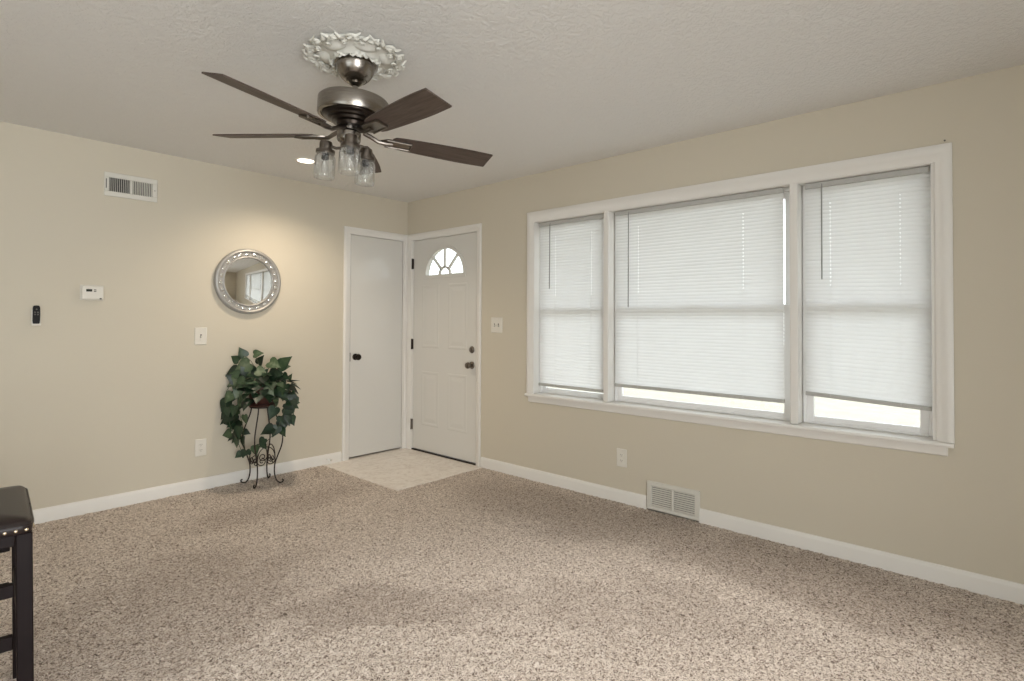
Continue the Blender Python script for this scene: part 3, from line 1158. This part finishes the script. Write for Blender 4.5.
def downlight(x, y, label):
    r = thing('recessed_light', label, 'ceiling light', (x, y, H), 'recessed ceiling lights')
    t = MB()
    t.open = True
    t.lathe([(0.058, -0.001), (0.060, -0.005), (0.075, -0.007), (0.084, -0.004), (0.085, 0.0), (0.058, 0.0), (0.058, -0.001)], 48)
    t.build('trim_ring', M['trim'], r, True)
    MB().lathe([(0.0585, 0.0), (0.0585, -0.0025), (0.03, -0.0035), (0.0001, -0.0037)], 40).build('lens', M['lamp'], r, True)


downlight(-1.403, -0.612, 'lit recessed ceiling light by the closet door beyond the fan')
downlight(-1.386, -3.90, 'lit recessed ceiling light in front of the right window section')

# ------------------------------------------------------------------ ceiling medallion
BX, BY = -2.070, -2.328
md = thing('ceiling_medallion', 'ornate white plaster medallion of scrolls around the fan mount', 'medallion', (BX, BY, H))
MB().lathe([(0.150, 0.0), (0.150, -0.010), (0.140, -0.016), (0.115, -0.020), (0.100, -0.030), (0.094, -0.036), (0.0001, -0.036)], 64
           ).build('center_disc', M['plaster'], md, True)
for k in range(6):          # smooth convex cartouches
    a = 2 * PI * k / 6 + .30
    ca, sa = math.cos(a), math.sin(a)
    nr, nt = 9, 11
    v, f = [], []
    for i in range(nr):
        u = i / (nr - 1)
        rr = 0.100 + 0.066 * u
        hw = 0.052 * math.sin(PI * (0.22 + 0.66 * u)) ** 0.8 + 0.002
        for j in range(nt):
            t_ = -1 + 2 * j / (nt - 1)
            z = -0.012 - 0.022 * (1 - t_ * t_) * math.sin(PI * min(1, u * .85 + .15)) - 0.003 * abs(t_)
            b = hw * t_ / rr
            v.append((rr * math.cos(a + b), rr * math.sin(a + b), z))
    for i in range(nr - 1):
        for j in range(nt - 1):
            f.append((i * nt + j, i * nt + j + 1, (i + 1) * nt + j + 1, (i + 1) * nt + j))
    pet = MB().add(v, f)
    edge = [v[i * nt] for i in range(nr)] + [v[(nr - 1) * nt + j] for j in range(1, nt)] + [v[i * nt + nt - 1] for i in range(nr - 2, -1, -1)]
    pet.tube([(p[0], p[1], p[2] - 0.001) for p in edge], 0.0036, 6)
    pet.build('cartouche', M['plaster'], md, True, 70)
scr = MB()


def spiral(cx, cy, r0, r1, turns, a0, sgn, th, z, lift=0.008):
    pts, rs = [], []
    n = 26
    for i in range(n):
        u = i / (n - 1)
        a = a0 + sgn * turns * 2 * PI * u
        rr = r0 + (r1 - r0) * u
        pts.append((cx + rr * math.cos(a), cy + rr * math.sin(a), z - lift * math.sin(PI * u * .8)))
        rs.append(th * (0.75 + 0.45 * u))
    scr.tube(pts, rs, 6)


def tongue(b, ro, L, wv, z0=-0.010, twist=0.0):
    v = []
    for i in range(7):
        u = i / 6
        hw = wv * math.sin(PI * (0.15 + .85 * u)) + .0008
        zz = z0 - 0.014 * math.sin(PI * u)
        q = ro + L * u
        bb = b + twist * u * u
        for t_ in (-1, 0, 1):
            v.append((q * math.cos(bb) - hw * t_ * math.sin(bb), q * math.sin(bb) + hw * t_ * math.cos(bb), zz - (0.007 if t_ == 0 else 0)))
    scr.add(v, [(i * 3 + j, i * 3 + j + 1, i * 3 + 4 + j, i * 3 + 3 + j) for i in range(6) for j in range(2)])


NS = 14
for k in range(NS):
    a = 2 * PI * k / NS + .05
    sg = 1 if k % 2 else -1
    big = k % 2
    rr = 0.188 + 0.006 * big
    R0 = 0.031 if big else 0.024
    spiral(rr * math.cos(a), rr * math.sin(a), R0, 0.007, 1.5, a + sg * 2.0, sg, 0.0062, -0.010)
    b = a + PI / NS
    tongue(b, 0.176, 0.046, 0.012, -0.010, 0.10 * sg)
    tongue(b + .09, 0.180, 0.030, 0.009, -0.008, 0.22)
    tongue(b - .09, 0.180, 0.030, 0.009, -0.008, -0.22)
    tongue(a, 0.205, 0.020, 0.008, -0.008, 0.15 * sg)
    spiral(0.166 * math.cos(b), 0.166 * math.sin(b), 0.014, 0.005, 1.2, b, -sg, 0.0045, -0.018)
    # little leaves curling round the canopy
    tongue(a + .1, 0.090, 0.026, 0.011, -0.034, 0.3 * sg)
    tongue(a + .1 + PI / NS, 0.090, 0.020, 0.009, -0.034, -0.3 * sg)
scr.build('scroll_border', M['plaster'], md, True, 60)
MB().lathe([(0.176, 0.0), (0.174, -0.005), (0.166, -0.009), (0.145, -0.011), (0.14, 0.0)], 96).build('border_plate', M['plaster'], md, True)

# ------------------------------------------------------------------ ceiling fan
fan = thing('ceiling_fan', 'five blade brushed nickel ceiling fan with dark wood blades and glass jar lights', 'ceiling fan', (BX, BY, H - 0.036))
O = Vector((BX, BY, H - 0.036))
can = MB().lathe([(0.086, 0.0), (0.089, -0.004), (0.089, -0.010), (0.084, -0.013), (0.084, -0.016), (0.086, -0.018), (0.083, -0.032), (0.075, -0.052), (0.063, -0.070),
                  (0.050, -0.081), (0.046, -0.081), (0.040, -0.086), (0.026, -0.089), (0.0001, -0.089)], 48)
can.build('canopy', M['nickel'], fan, True, 35)
nrm = Vector((0.036, -0.037, 1)).normalized()
TILT = Matrix.Translation((0, 0, -0.085)) @ Vector((0, 0, 1)).rotation_difference(nrm).to_matrix().to_4x4() @ Matrix.Translation((0, 0, 0.085))
zl = lambda z: z - O.z      # world height -> fan local


def fpart(mb, name, mat, parent=fan, smooth=True, angle=35):
    mb.xform(TILT)
    return mb.build(name, mat, parent, smooth, angle)


fpart(MB().lathe([(0.0125, zl(2.318)), (0.0125, zl(2.232))], 20).lathe([(0.012, zl(2.325)), (0.026, zl(2.318)), (0.028, zl(2.308)), (0.018, zl(2.300)), (0.0127, zl(2.298))], 24), 'downrod', M['nickel'])
fpart(MB().lathe([(0.030, zl(2.242)), (0.120, zl(2.240)), (0.146, zl(2.236)), (0.153, zl(2.228)), (0.153, zl(2.166)), (0.150, zl(2.160)), (0.138, zl(2.160)),
                  (0.136, zl(2.166)), (0.100, zl(2.166))], 64), 'motor_housing', M['nickel'])
fpart(MB().lathe([(0.134, zl(2.168)), (0.132, zl(2.158)), (0.112, zl(2.152)), (0.108, zl(2.144)), (0.094, zl(2.140)), (0.090, zl(2.130)),
                  (0.072, zl(2.126)), (0.068, zl(2.112)), (0.040, zl(2.110))], 48), 'flywheel_cover', M['bronze'])
fpart(MB().lathe([(0.034, zl(2.114)), (0.040, zl(2.110)), (0.040, zl(2.098)), (0.034, zl(2.095))], 40, Matrix.Translation((-0.0087, 0.0097, 0))), 'hub_ring', M['nickel'])
LK = Vector((-0.0087, 0.0097, 0))
fpart(MB().lathe([(0.030, zl(2.097)), (0.046, zl(2.094)), (0.051, zl(2.088)), (0.051, zl(2.058)), (0.048, zl(2.050)), (0.034, zl(2.040)), (0.030, zl(2.030)),
                  (0.030, zl(2.006)), (0.022, zl(1.998)), (0.008, zl(1.994)), (0.006, zl(1.985)), (0.0001, zl(1.984))], 40, Matrix.Translation(LK)), 'light_kit_hub', M['nickel'])

# blades
ZB = zl(2.080)
PHASE, PITCH = math.radians(-166.73), -0.2286


def blade_mb():
    prof = []      # (x along radius, half width)
    n = 14
    for i in range(n + 1):
        u = i / n
        x = 0.185 + (0.653 - 0.185) * u
        hw = 0.049 + 0.0155 * math.sin(PI * min(1, u * 0.62)) - 0.003 * max(0, u - .75) * 4
        prof.append((x, hw))
    poly = [(x, -h) for x, h in prof] + [(x, h) for x, h in reversed(prof)]
    # rounded root
    poly = poly[:-1] + [(0.188, 0.045), (0.176, 0.030), (0.173, 0.0), (0.176, -0.030), (0.188, -0.045)] + []
    poly = poly[1:]
    return MB().prism(poly, -0.003, 0.003, lambda a, b, w: (a, b, w))


def iron_mb():
    mb = MB()
    # arm from hub sweeping out, then a holder hugging the blade root underneath
    mb.tube([(0.050, 0, 0.020), (0.085, 0, 0.006), (0.115, 0, -0.010), (0.150, 0, -0.012), (0.180, 0, -0.009)], [0.010, 0.010, 0.009, 0.009, 0.009], 8)
    v = []
    poly = [(0.125, 0.012), (0.150, 0.030), (0.165, 0.034), (0.262, 0.030), (0.268, 0.024), (0.268, -0.024), (0.262, -0.030), (0.165, -0.034), (0.150, -0.030), (0.125, -0.012)]
    mb.prism(poly, -0.0085, -0.0035, lambda a, b, w: (a, b, w))
    # raised rim lips
    mb.tube([(0.150, 0.028, -0.010), (0.262, 0.026, -0.010)], 0.0042, 8)
    mb.tube([(0.150, -0.028, -0.010), (0.262, -0.026, -0.010)], 0.0042, 8)
    mb.tube([(0.264, 0.026, -0.010), (0.264, -0.026, -0.010)], 0.0038, 8)
    return mb


bl0 = ir0 = None
for k in range(5):
    ang = PHASE + k * 2 * PI / 5
    base = TILT @ Matrix.Translation((0, 0, ZB)) @ Matrix.Rotation(ang, 4, 'Z') @ Matrix.Rotation(PITCH, 4, 'X')
    if bl0 is None:
        bl0 = blade_mb().build('blade', M['blade'], fan)
        ir0 = iron_mb().build('blade_iron', M['nickel_dark'], fan, True, 40)
        b, i_ = bl0, ir0
    else:
        b, i_ = bl0.copy(), ir0.copy()
        C.objects.link(b)
        C.objects.link(i_)
        b.parent = i_.parent = fan
    b.matrix_local = base
    i_.matrix_local = base

# three jar lights
for th in (173, 58, -68):
    a = math.radians(th) - YAW
    RJ = 0.105
    d = Vector((math.cos(a), math.sin(a), 0))
    jc = d * RJ + LK
    zt = 2.050
    arm = fpart(MB().tube([tuple(LK + d * 0.026 + Vector((0, 0, zl(2.022)))), tuple(LK + d * 0.055 + Vector((0, 0, zl(2.020)))),
                           tuple(LK + d * 0.075 + Vector((0, 0, zl(2.026)))), tuple(LK + d * 0.090 + Vector((0, 0, zl(2.036))))], 0.0065, 10), 'lamp_arm', M['nickel_dark'])
    tr = Matrix.Translation(jc)
    fpart(MB().lathe([(0.020, zl(zt)), (0.026, zl(zt - .003)), (0.0275, zl(zt - .008)), (0.0275, zl(zt - .036)), (0.030, zl(zt - .038)), (0.040, zl(zt - .040)), (0.0415, zl(zt - .044)),
                      (0.0415, zl(zt - .054)), (0.038, zl(zt - .056)), (0.020, zl(zt - .056))], 36, tr), 'socket_cap', M['nickel_dark'], arm)
    j = MB()
    j.open = True
    n = 60
    prof = [(0.036, zt - .056), (0.037, zt - .062), (0.043, zt - .070), (0.0450, zt - .078), (0.0455, zt - .144), (0.0450, zt - .158), (0.0435, zt - .166), (0.0425, zt - .1665)]
    v, f = [], []
    full = prof + [(q - .0028, z) for q, z in reversed(prof)]
    for q, z in full:
        for kk in range(n):
            t_ = 2 * PI * kk / n
            rib = 1 + (0.012 * math.cos(15 * t_) if z < zt - .072 and z > zt - .162 else 0)
            v.append((q * rib * math.cos(t_), q * rib * math.sin(t_), zl(z)))
    L_ = len(full)
    for i in range(L_):
        for kk in range(n):
            f.append((i * n + kk, i * n + (kk + 1) % n, ((i + 1) % L_) * n + (kk + 1) % n, ((i + 1) % L_) * n + kk))
    j.add(v, f).xform(tr)
    fpart(j, 'glass_jar', M['jar'], arm, True, 60)
    fpart(MB().lathe([(0.016, zl(zt - .056)), (0.016, zl(zt - .080)), (0.010, zl(zt - .084))], 18, tr), 'lamp_socket', M['black'], arm)
    fpart(MB().lathe([(0.009, zl(zt - .083)), (0.010, zl(zt - .092)), (0.016, zl(zt - .110)), (0.017, zl(zt - .122)), (0.012, zl(zt - .138)), (0.0001, zl(zt - .145))], 20, tr),
          'clear_bulb', M['jar'], arm)

# ------------------------------------------------------------------ plant stand
PX, PY = -1.502, -0.175
st = thing('plant_stand', 'dark wrought iron plant stand with curved legs on the carpet by the mirror wall', 'plant stand', (PX, PY, 0))
ZP = 0.600


def smooth_path(pts, n=6):
    pts = [Vector(p) for p in pts]
    out = []
    for i in range(len(pts) - 1):
        p0, p1, p2, p3 = pts[max(i - 1, 0)], pts[i], pts[i + 1], pts[min(i + 2, len(pts) - 1)]
        for k in range(n):
            t = k / n
            out.append(0.5 * ((2 * p1) + (p2 - p0) * t + (2 * p0 - 5 * p1 + 4 * p2 - p3) * t * t + (3 * p1 - p0 - 3 * p2 + p3) * t ** 3))
    out.append(pts[-1])
    return out


LEGP = [(0.085, ZP - 0.004), (0.095, 0.54), (0.125, 0.46), (0.150, 0.38), (0.146, 0.30), (0.118, 0.22), (0.096, 0.155), (0.092, 0.09), (0.104, 0.035), (0.128, 0.008),
        (0.152, 0.010), (0.160, 0.024), (0.150, 0.032)]
for k in range(4):
    a = PI / 4 + k * PI / 2
    ca, sa = math.cos(a), math.sin(a)
    MB().tube(smooth_path([(q * ca, q * sa, z) for q, z in LEGP]), 0.0052, 8).build('leg', M['iron'], st, True)
for k in range(4):
    a0 = PI / 4 + k * PI / 2
    p = Vector((0.096 * math.cos(a0), 0.096 * math.sin(a0), 0))
    q = Vector((0.096 * math.cos(a0 + PI / 2), 0.096 * math.sin(a0 + PI / 2), 0))
    e = (q - p).normalized()
    mid = (p + q) / 2
    L = (q - p).length
    pts = []
    # left spiral -> arch -> right spiral, in the plane of the side
    def S2(u, z):
        w = mid + e * u
        return (w.x, w.y, z)
    half = []
    c0, zc = 0.033, 0.185
    for i in range(20):
        t = i / 19
        ang = -2.2 * 2 * PI * (1 - t) * 0.62
        rr = 0.008 + 0.026 * t
        half.append((c0 + rr * math.cos(ang), zc + rr * math.sin(ang)))
    half += [(0.064, 0.225), (0.050, 0.262), (0.022, 0.285), (0.0, 0.290)]
    pts = [S2(-u, z) for u, z in half] + [S2(u, z) for u, z in reversed(half[:-1])]
    MB().tube(smooth_path(pts, 3), 0.0036, 6).build('scroll', M['iron'], st, True)
MB().lathe([(0.092, ZP - 0.012), (0.096, ZP - 0.010), (0.096, ZP - 0.002), (0.090, ZP), (0.0001, ZP)], 40).build('top_plate', M['iron'], st, True)

# ------------------------------------------------------------------ ivy in a pot
iv = thing('potted_ivy', 'bushy potted ivy with trailing leaves on the wrought iron stand', 'potted plant', (PX, PY, ZP))
MB().lathe([(0.100, 0.001), (0.108, 0.004), (0.110, 0.012), (0.096, 0.016), (0.090, 0.018)], 40).build('saucer', M['pot'], iv, True)
MB().lathe([(0.084, 0.017), (0.088, 0.022), (0.112, 0.130), (0.116, 0.134), (0.117, 0.150), (0.113, 0.153), (0.106, 0.150), (0.104, 0.135), (0.0001, 0.130)], 40
           ).build('pot', M['pot'], iv, True)

foliage = MB()
foliage.tone = []
stems = MB()
rs = random.Random(11)
RIGHT = Vector((math.cos(YAW), -math.sin(YAW), 0))       # direction across, facing the room's entry
BACK = Vector((math.sin(YAW), math.cos(YAW), 0))


def leaf(pos, tipdir, normal, L, tone):
    tipdir = tipdir.normalized()
    normal = (normal - tipdir * normal.dot(tipdir)).normalized()
    side = tipdir.cross(normal)
    # ivy / pothos leaf outline: heart lobes, point
    out = [(0.0, 0.0), (-0.10, 0.20), (-0.02, 0.40), (0.18, 0.47), (0.36, 0.42), (0.55, 0.30), (0.78, 0.13), (1.0, 0.0)]
    v, tn = [], []
    mid = [(0, 0.0), (0.08, 0), (0.2, 0), (0.33, 0), (0.46, 0), (0.62, 0), (0.80, 0), (1.0, 0)]
    curl = rs.uniform(0.05, 0.22)
    fold = rs.uniform(0.10, 0.35)
    for (mx, _), (ox, oy) in zip(mid, out):
        for s_ in (-1, 0, 1):
            x = mx if s_ == 0 else ox
            y = s_ * oy
            z = -curl * x * x + fold * abs(y) - 0.10 * y * y
            p = pos + tipdir * (x * L) + side * (y * L) + normal * (z * L)
            v.append(tuple(p))
            tn.append(min(1, max(0, tone + (0.16 if s_ == 0 else 0) + rs.uniform(-.05, .05))))
    f = []
    for i in range(7):
        for j in range(2):
            f.append((i * 3 + j, i * 3 + j + 1, i * 3 + 4 + j, i * 3 + 3 + j))
    ymax = max(p[1] for p in v) - (-0.03 - PY)
    if ymax > 0:
        v = [(p[0], p[1] - ymax, p[2]) for p in v]
    foliage.add(v, f)
    foliage.tone += tn


def local(px, py, depth=0.0):
    """offset (m) from the stand axis: px,py measured in the plant's elevation, depth toward the wall"""
    return RIGHT * ((px - 263.0) / 130.0) + BACK * depth + Vector((0, 0, (483 - py) / 130.0 - ZP))


# main leaves as seen from the room: (across, up, depth, tip angle deg (0 = right, 90 = up), length, tone)
rs2 = random.Random(5)
LEAVES = [
    (245, 356, -.02, 115, .085, .42), (252, 354, .02, 10, .075, .62), (240, 360, -.04, 150, .075, .45),
    (254, 362, -.08, 205, .125, .72), (280, 366, -.02, 42, .125, .45), (272, 361, -.05, -20, .105, .66),
    (262, 369, -.10, -15, .09, .75), (290, 379, -.02, 70, .055, .40), (240, 369, -.05, 205, .11, .12),
    (243, 377, -.10, 220, .095, .70), (253, 378, -.13, 215, .105, .55), (260, 380, -.15, -75, .10, .62),
    (275, 384, -.13, -55, .085, .74), (286, 384, -.08, -80, .09, .55), (291, 399, -.06, -8, .095, .40),
    (252, 394, -.14, 245, .105, .45), (226, 398, -.04, 185, .065, .25), (232, 398, -.08, 250, .10, .20),
    (240, 412, -.10, 215, .105, .18), (252, 412, -.12, -80, .075, .55), (281, 405, -.10, -110, .10, .30),
    (291, 407, -.06, -95, .09, .25), (238, 430, -.10, 195, .08, .50), (246, 424, -.10, 265, .10, .35),
    (244, 436, -.10, -100, .075, .40), (249, 429, -.08, -20, .055, .15), (279, 425, -.10, 205, .10, .15),
    (282, 424, -.08, -110, .09, .25), (285, 427, -.06, -60, .07, .40), (272, 435, -.12, 240, .075, .30),
    (263, 442, -.12, -80, .08, .55), (252, 447, -.10, -110, .065, .20), (247, 450, -.08, 220, .06, .35),
    (257, 448, -.10, 200, .05, .25), (240, 391, -.12, 235, .09, .60), (247, 387, -.13, 260, .08, .68),
    (233, 381, -.03, 210, .07, .30), (229, 409, -.06, 235, .08, .22), (237, 420, -.08, 190, .065, .25),
    (283, 395, -.11, -100, .08, .60), (293, 391, -.03, -60, .06, .50), (288, 418, -.05, -30, .06, .20),
    (268, 374, -.08, 60, .07, .30), (258, 372, -.04, 120, .07, .18), (248, 366, -.04, 190, .08, .30),
    (277, 374, -.06, 10, .08, .22), (284, 374, -.03, -30, .07, .30), (237, 374, -.02, 160, .07, .35),
    (235, 405, -.12, 270, .085, .30), (244, 403, -.14, 255, .085, .38), (268, 441, -.08, -60, .055, .35),
]
for k in range(30):          # fuller crown
    u, w_ = rs2.uniform(-1, 1), rs2.uniform(0, 1)
    LEAVES.append((260 + 24 * u, 362 + 22 * w_ + 5 * abs(u), rs2.uniform(-.10, .04), 90 - 75 * u + rs2.uniform(-50, 50) - 150 * w_ * (1 if u > 0 else -1) * .6,
                   rs2.uniform(.07, .105), rs2.choice((.08, .14, .22, .35, .5, .68))))
for px, py, dp, ang, L, tn in LEAVES:
    a = math.radians(ang)
    tip = RIGHT * math.cos(a) + Vector((0, 0, math.sin(a))) + BACK * rs.uniform(-.45, .1)
    nr_ = -BACK + Vector((0, 0, rs.uniform(.1, .7))) + RIGHT * rs.uniform(-.5, .5)
    leaf(local(px, py, dp), tip, nr_, L, tn)
for k in range(95):          # body of the plant, all round the pot
    a = rs.uniform(0, 2 * PI)
    rr = 0.06 + 0.15 * math.sqrt(rs.random())
    z = 0.16 + 0.12 * rs.random() * (1.2 - rr / .22) - max(0, rr - .13) * rs.uniform(0, 2.0)
    if math.sin(a) * rr > 0.11:
        continue
    pos = Vector((rr * math.cos(a), rr * math.sin(a), z))
    tip = Vector((math.cos(a), math.sin(a), rs.uniform(-.9, .4)))
    nr_ = Vector((math.cos(a) * .5, math.sin(a) * .5, 1)) + Vector((rs.uniform(-.4, .4), rs.uniform(-.4, .4), 0))
    leaf(pos, tip, nr_, rs.uniform(.06, .10), rs.choice((.08, .15, .2, .3, .45)))
for side in (-1, 1):         # trailing masses left and right
    for k in range(26):
        t = rs.random()
        px = 263 + side * (22 + 9 * math.sin(t * PI) + rs.uniform(-6, 4)) - side * 8 * max(0, t - .5)
        py = 385 + t * 55
        if side > 0:
            py = 382 + t * 42
        a = math.radians(-90 + side * rs.uniform(-15, 70))
        tip = RIGHT * math.cos(a) + Vector((0, 0, math.sin(a))) + BACK * rs.uniform(-.5, .3)
        nr_ = -BACK * rs.uniform(.4, 1) + RIGHT * side * rs.uniform(0, .8) + Vector((0, 0, .4))
        leaf(local(px, py, rs.uniform(-.10, .05)), tip, nr_, rs.uniform(.055, .085), rs.choice((.06, .12, .2, .3, .42)))
fo = foliage.build('foliage', M['leaf'], iv, True, 80)
for path in ([(255, 378, -.03), (240, 380, -.09), (232, 395, -.11), (236, 420, -.10), (245, 440, -.10), (250, 455, -.09)],
             [(258, 376, -.05), (250, 380, -.13), (248, 405, -.14), (250, 425, -.11), (252, 450, -.10)],
             [(270, 377, -.03), (284, 380, -.08), (290, 395, -.07), (286, 415, -.07), (280, 430, -.09), (266, 445, -.11)],
             [(272, 378, -.02), (288, 378, -.03), (292, 374, -.02)],
             [(258, 376, 0), (252, 362, -.01), (246, 356, -.02)], [(260, 376, 0), (257, 362, .01), (251, 352, .02)],
             [(266, 376, 0), (272, 368, -.01), (280, 366, -.02)],
             [(262, 376, -.02), (258, 366, -.05), (252, 362, -.07)]):
    stems.tube(smooth_path([tuple(local(*p)) for p in path], 5), 0.0022, 6)
stems.build('vines', M['stem'], iv, True)

# ------------------------------------------------------------------ bar stool at the left edge
QX1, QY0, QW, QD = -3.140, -2.335, 0.46, 0.48
QX0, QY1 = QX1 - QW, QY0 + QD
sl = thing('bar_stool', 'dark brown leather counter stool with nailhead trim at the left edge', 'stool', ((QX0 + QX1) / 2, (QY0 + QY1) / 2, 0))


def cushion():
    """rounded-square cushion, crowned top with soft edge"""
    mb = MB()
    n = 48
    cx, cy = (QX0 + QX1) / 2, (QY0 + QY1) / 2
    def ring(s_, z):
        out = []
        for k in range(n):
            a = 2 * PI * k / n
            c, s2 = math.cos(a), math.sin(a)
            e = 0.09
            out.append((cx + QW / 2 * s_ * math.copysign(abs(c) ** e, c), cy + QD / 2 * s_ * math.copysign(abs(s2) ** e, s2), z))
        return out
    rings = [ring(0.985, 0.630), ring(1.0, 0.634), ring(1.006, 0.650), ring(1.0, 0.657), ring(0.985, 0.664), ring(0.95, 0.671), ring(0.7, 0.679), ring(0.35, 0.681), ring(0.02, 0.6815)]
    v = [p for r_ in rings for p in r_]
    f = [(i * n + k, i * n + (k + 1) % n, (i + 1) * n + (k + 1) % n, (i + 1) * n + k) for i in range(len(rings) - 1) for k in range(n)]
    f.append(tuple(range(n))[::-1])
    f.append(tuple(range((len(rings) - 1) * n, len(rings) * n)))
    return mb.add(v, f)


seat = at(sl, cushion()).build('seat', M['leather'], sl, True, 60)
pp = []
for k in range(65):
    a = 2 * PI * k / 64
    c, s2 = math.cos(a), math.sin(a)
    pp.append(((QX0 + QX1) / 2 + (QW / 2 + .001) * math.copysign(abs(c) ** .09, c), (QY0 + QY1) / 2 + (QD / 2 + .001) * math.copysign(abs(s2) ** .09, s2), 0.655))
at(sl, MB().tube(pp, 0.0035, 6)).build('piping', M['leather'], seat, True)
lw = 0.040
at(sl, MB().box(QX0 + lw, QX1 - lw, QY0 + .003, QY0 + .025, 0.598, 0.632, 0.002)
   .box(QX0 + lw, QX1 - lw, QY1 - .025, QY1 - .003, 0.598, 0.632, 0.002)
   .box(QX0 + .003, QX0 + .025, QY0 + lw, QY1 - lw, 0.598, 0.632, 0.002)
   .box(QX1 - .025, QX1 - .003, QY0 + lw, QY1 - lw, 0.598, 0.632, 0.002)).build('apron', M['stoolwood'], sl)
for ax in (0, 1):
    for ay in (0, 1):
        x0 = QX0 if ax == 0 else QX1 - lw
        y0 = QY0 if ay == 0 else QY1 - lw
        at(sl, MB().box(x0 + .001, x0 + lw - .001, y0 + .001, y0 + lw - .001, -0.001, 0.632, 0.003)
           .splay(0.632, 0.013 * (1 if ax else -1), 0.010 * (1 if ay else -1))).build('leg', M['stoolwood'], sl)
for z0, z1 in ((0.450, 0.487), (0.298, 0.337)):
    at(sl, MB().box(QX0 + lw, QX1 - lw, QY0 + .008, QY0 + .032, z0, z1, 0.002)).build('stretcher', M['stoolwood'], sl)
    at(sl, MB().box(QX0 + lw, QX1 - lw, QY1 - .032, QY1 - .008, z0, z1, 0.002)).build('stretcher', M['stoolwood'], sl)
for x0 in (QX0 + .008, QX1 - .032):
    at(sl, MB().box(x0, x0 + .024, QY0 + lw, QY1 - lw, 0.36, 0.395, 0.002)).build('stretcher', M['stoolwood'], sl)
nh0 = None
NHP = [(QX1 - 0.015 - k * 0.0235, QY0 - 0.0015, 0.6425, 0) for k in range(19)] + [(QX1 + 0.0015, QY0 + 0.02 + k * 0.0235, 0.6425, 1) for k in range(18)]
for x, y, z, side in NHP:
    if nh0 is None:
        nh0 = MB().lathe([(0.0052, 0), (0.0046, 0.0016), (0.0028, 0.0028), (0.0001, 0.0033)], 14).build('nailhead', M['brass'], sl, True)
        o = nh0
    else:
        o = nh0.copy()
        C.objects.link(o)
        o.parent = sl
    o.location = Vector((x, y, z)) - sl.location
    o.rotation_euler = (PI / 2, 0, 0) if side == 0 else (0, PI / 2, 0)
sl.rotation_euler = (0, 0, math.radians(-5))
sl.location += Vector((0.022, 0.019, 0))

# ------------------------------------------------------------------ added rear and side glazing for fill light, outdoors
w = thing('window_4', 'added patio door for fill light behind the camera', 'window', (-3.85, YR, 0), kind='structure')  # invented opening, added to carry the fill light
mb = MB()
for x0, x1 in ((-4.9, -3.82), (-3.88, -2.8)):
    for (a, b, c, d) in ((x0, x0 + .06, 0.0, 2.1), (x1 - .06, x1, 0.0, 2.1), (x0 + .06, x1 - .06, 0.0, .09), (x0 + .06, x1 - .06, 2.03, 2.1)):
        mb.box(a, b, YR - 0.10, YR - 0.05, c, d)
at(w, mb).build('frame', M['vinyl'], w)
at(w, MB().box(-4.86, -2.84, YR - 0.078, YR - 0.072, 0.05, 2.06)).build('pane', M['pane'], w)
w = thing('window_5', 'added side window for fill light left of the camera', 'window', (XL, -3.6, 0.85), kind='structure')  # invented opening, added to let extra sky light in
mb = MB()
for (a, b, c, d) in ((-4.6, -4.55, .85, 2.1), (-2.65, -2.6, .85, 2.1), (-4.55, -2.65, .85, .90), (-4.55, -2.65, 2.05, 2.1), (-3.63, -3.57, .90, 2.05)):
    mb.box(XL - 0.10, XL - 0.05, a, b, c, d)
at(w, mb).build('frame', M['vinyl'], w)
at(w, MB().box(XL - 0.078, XL - 0.072, -4.56, -2.64, 0.89, 2.06)).build('pane', M['pane'], w)

struct(MB().box(T + 0.001, 40, -30, 22, -0.42, -0.35), 'lawn', M['lawn'], 'pale dry lawn outside the window', 'lawn')
mb = MB()
mb.box(T + 0.001, 1.35, -7.0, 0.6, 2.30, 2.42)
struct(mb, 'porch_roof', M['soffit'], 'roof overhang outside above the window', 'roof')
struct(MB().box(T + 0.001, 1.5, -1.6, 0.5, -0.35, -0.12), 'porch_step', M['soffit'], 'concrete step outside the front door', 'step')
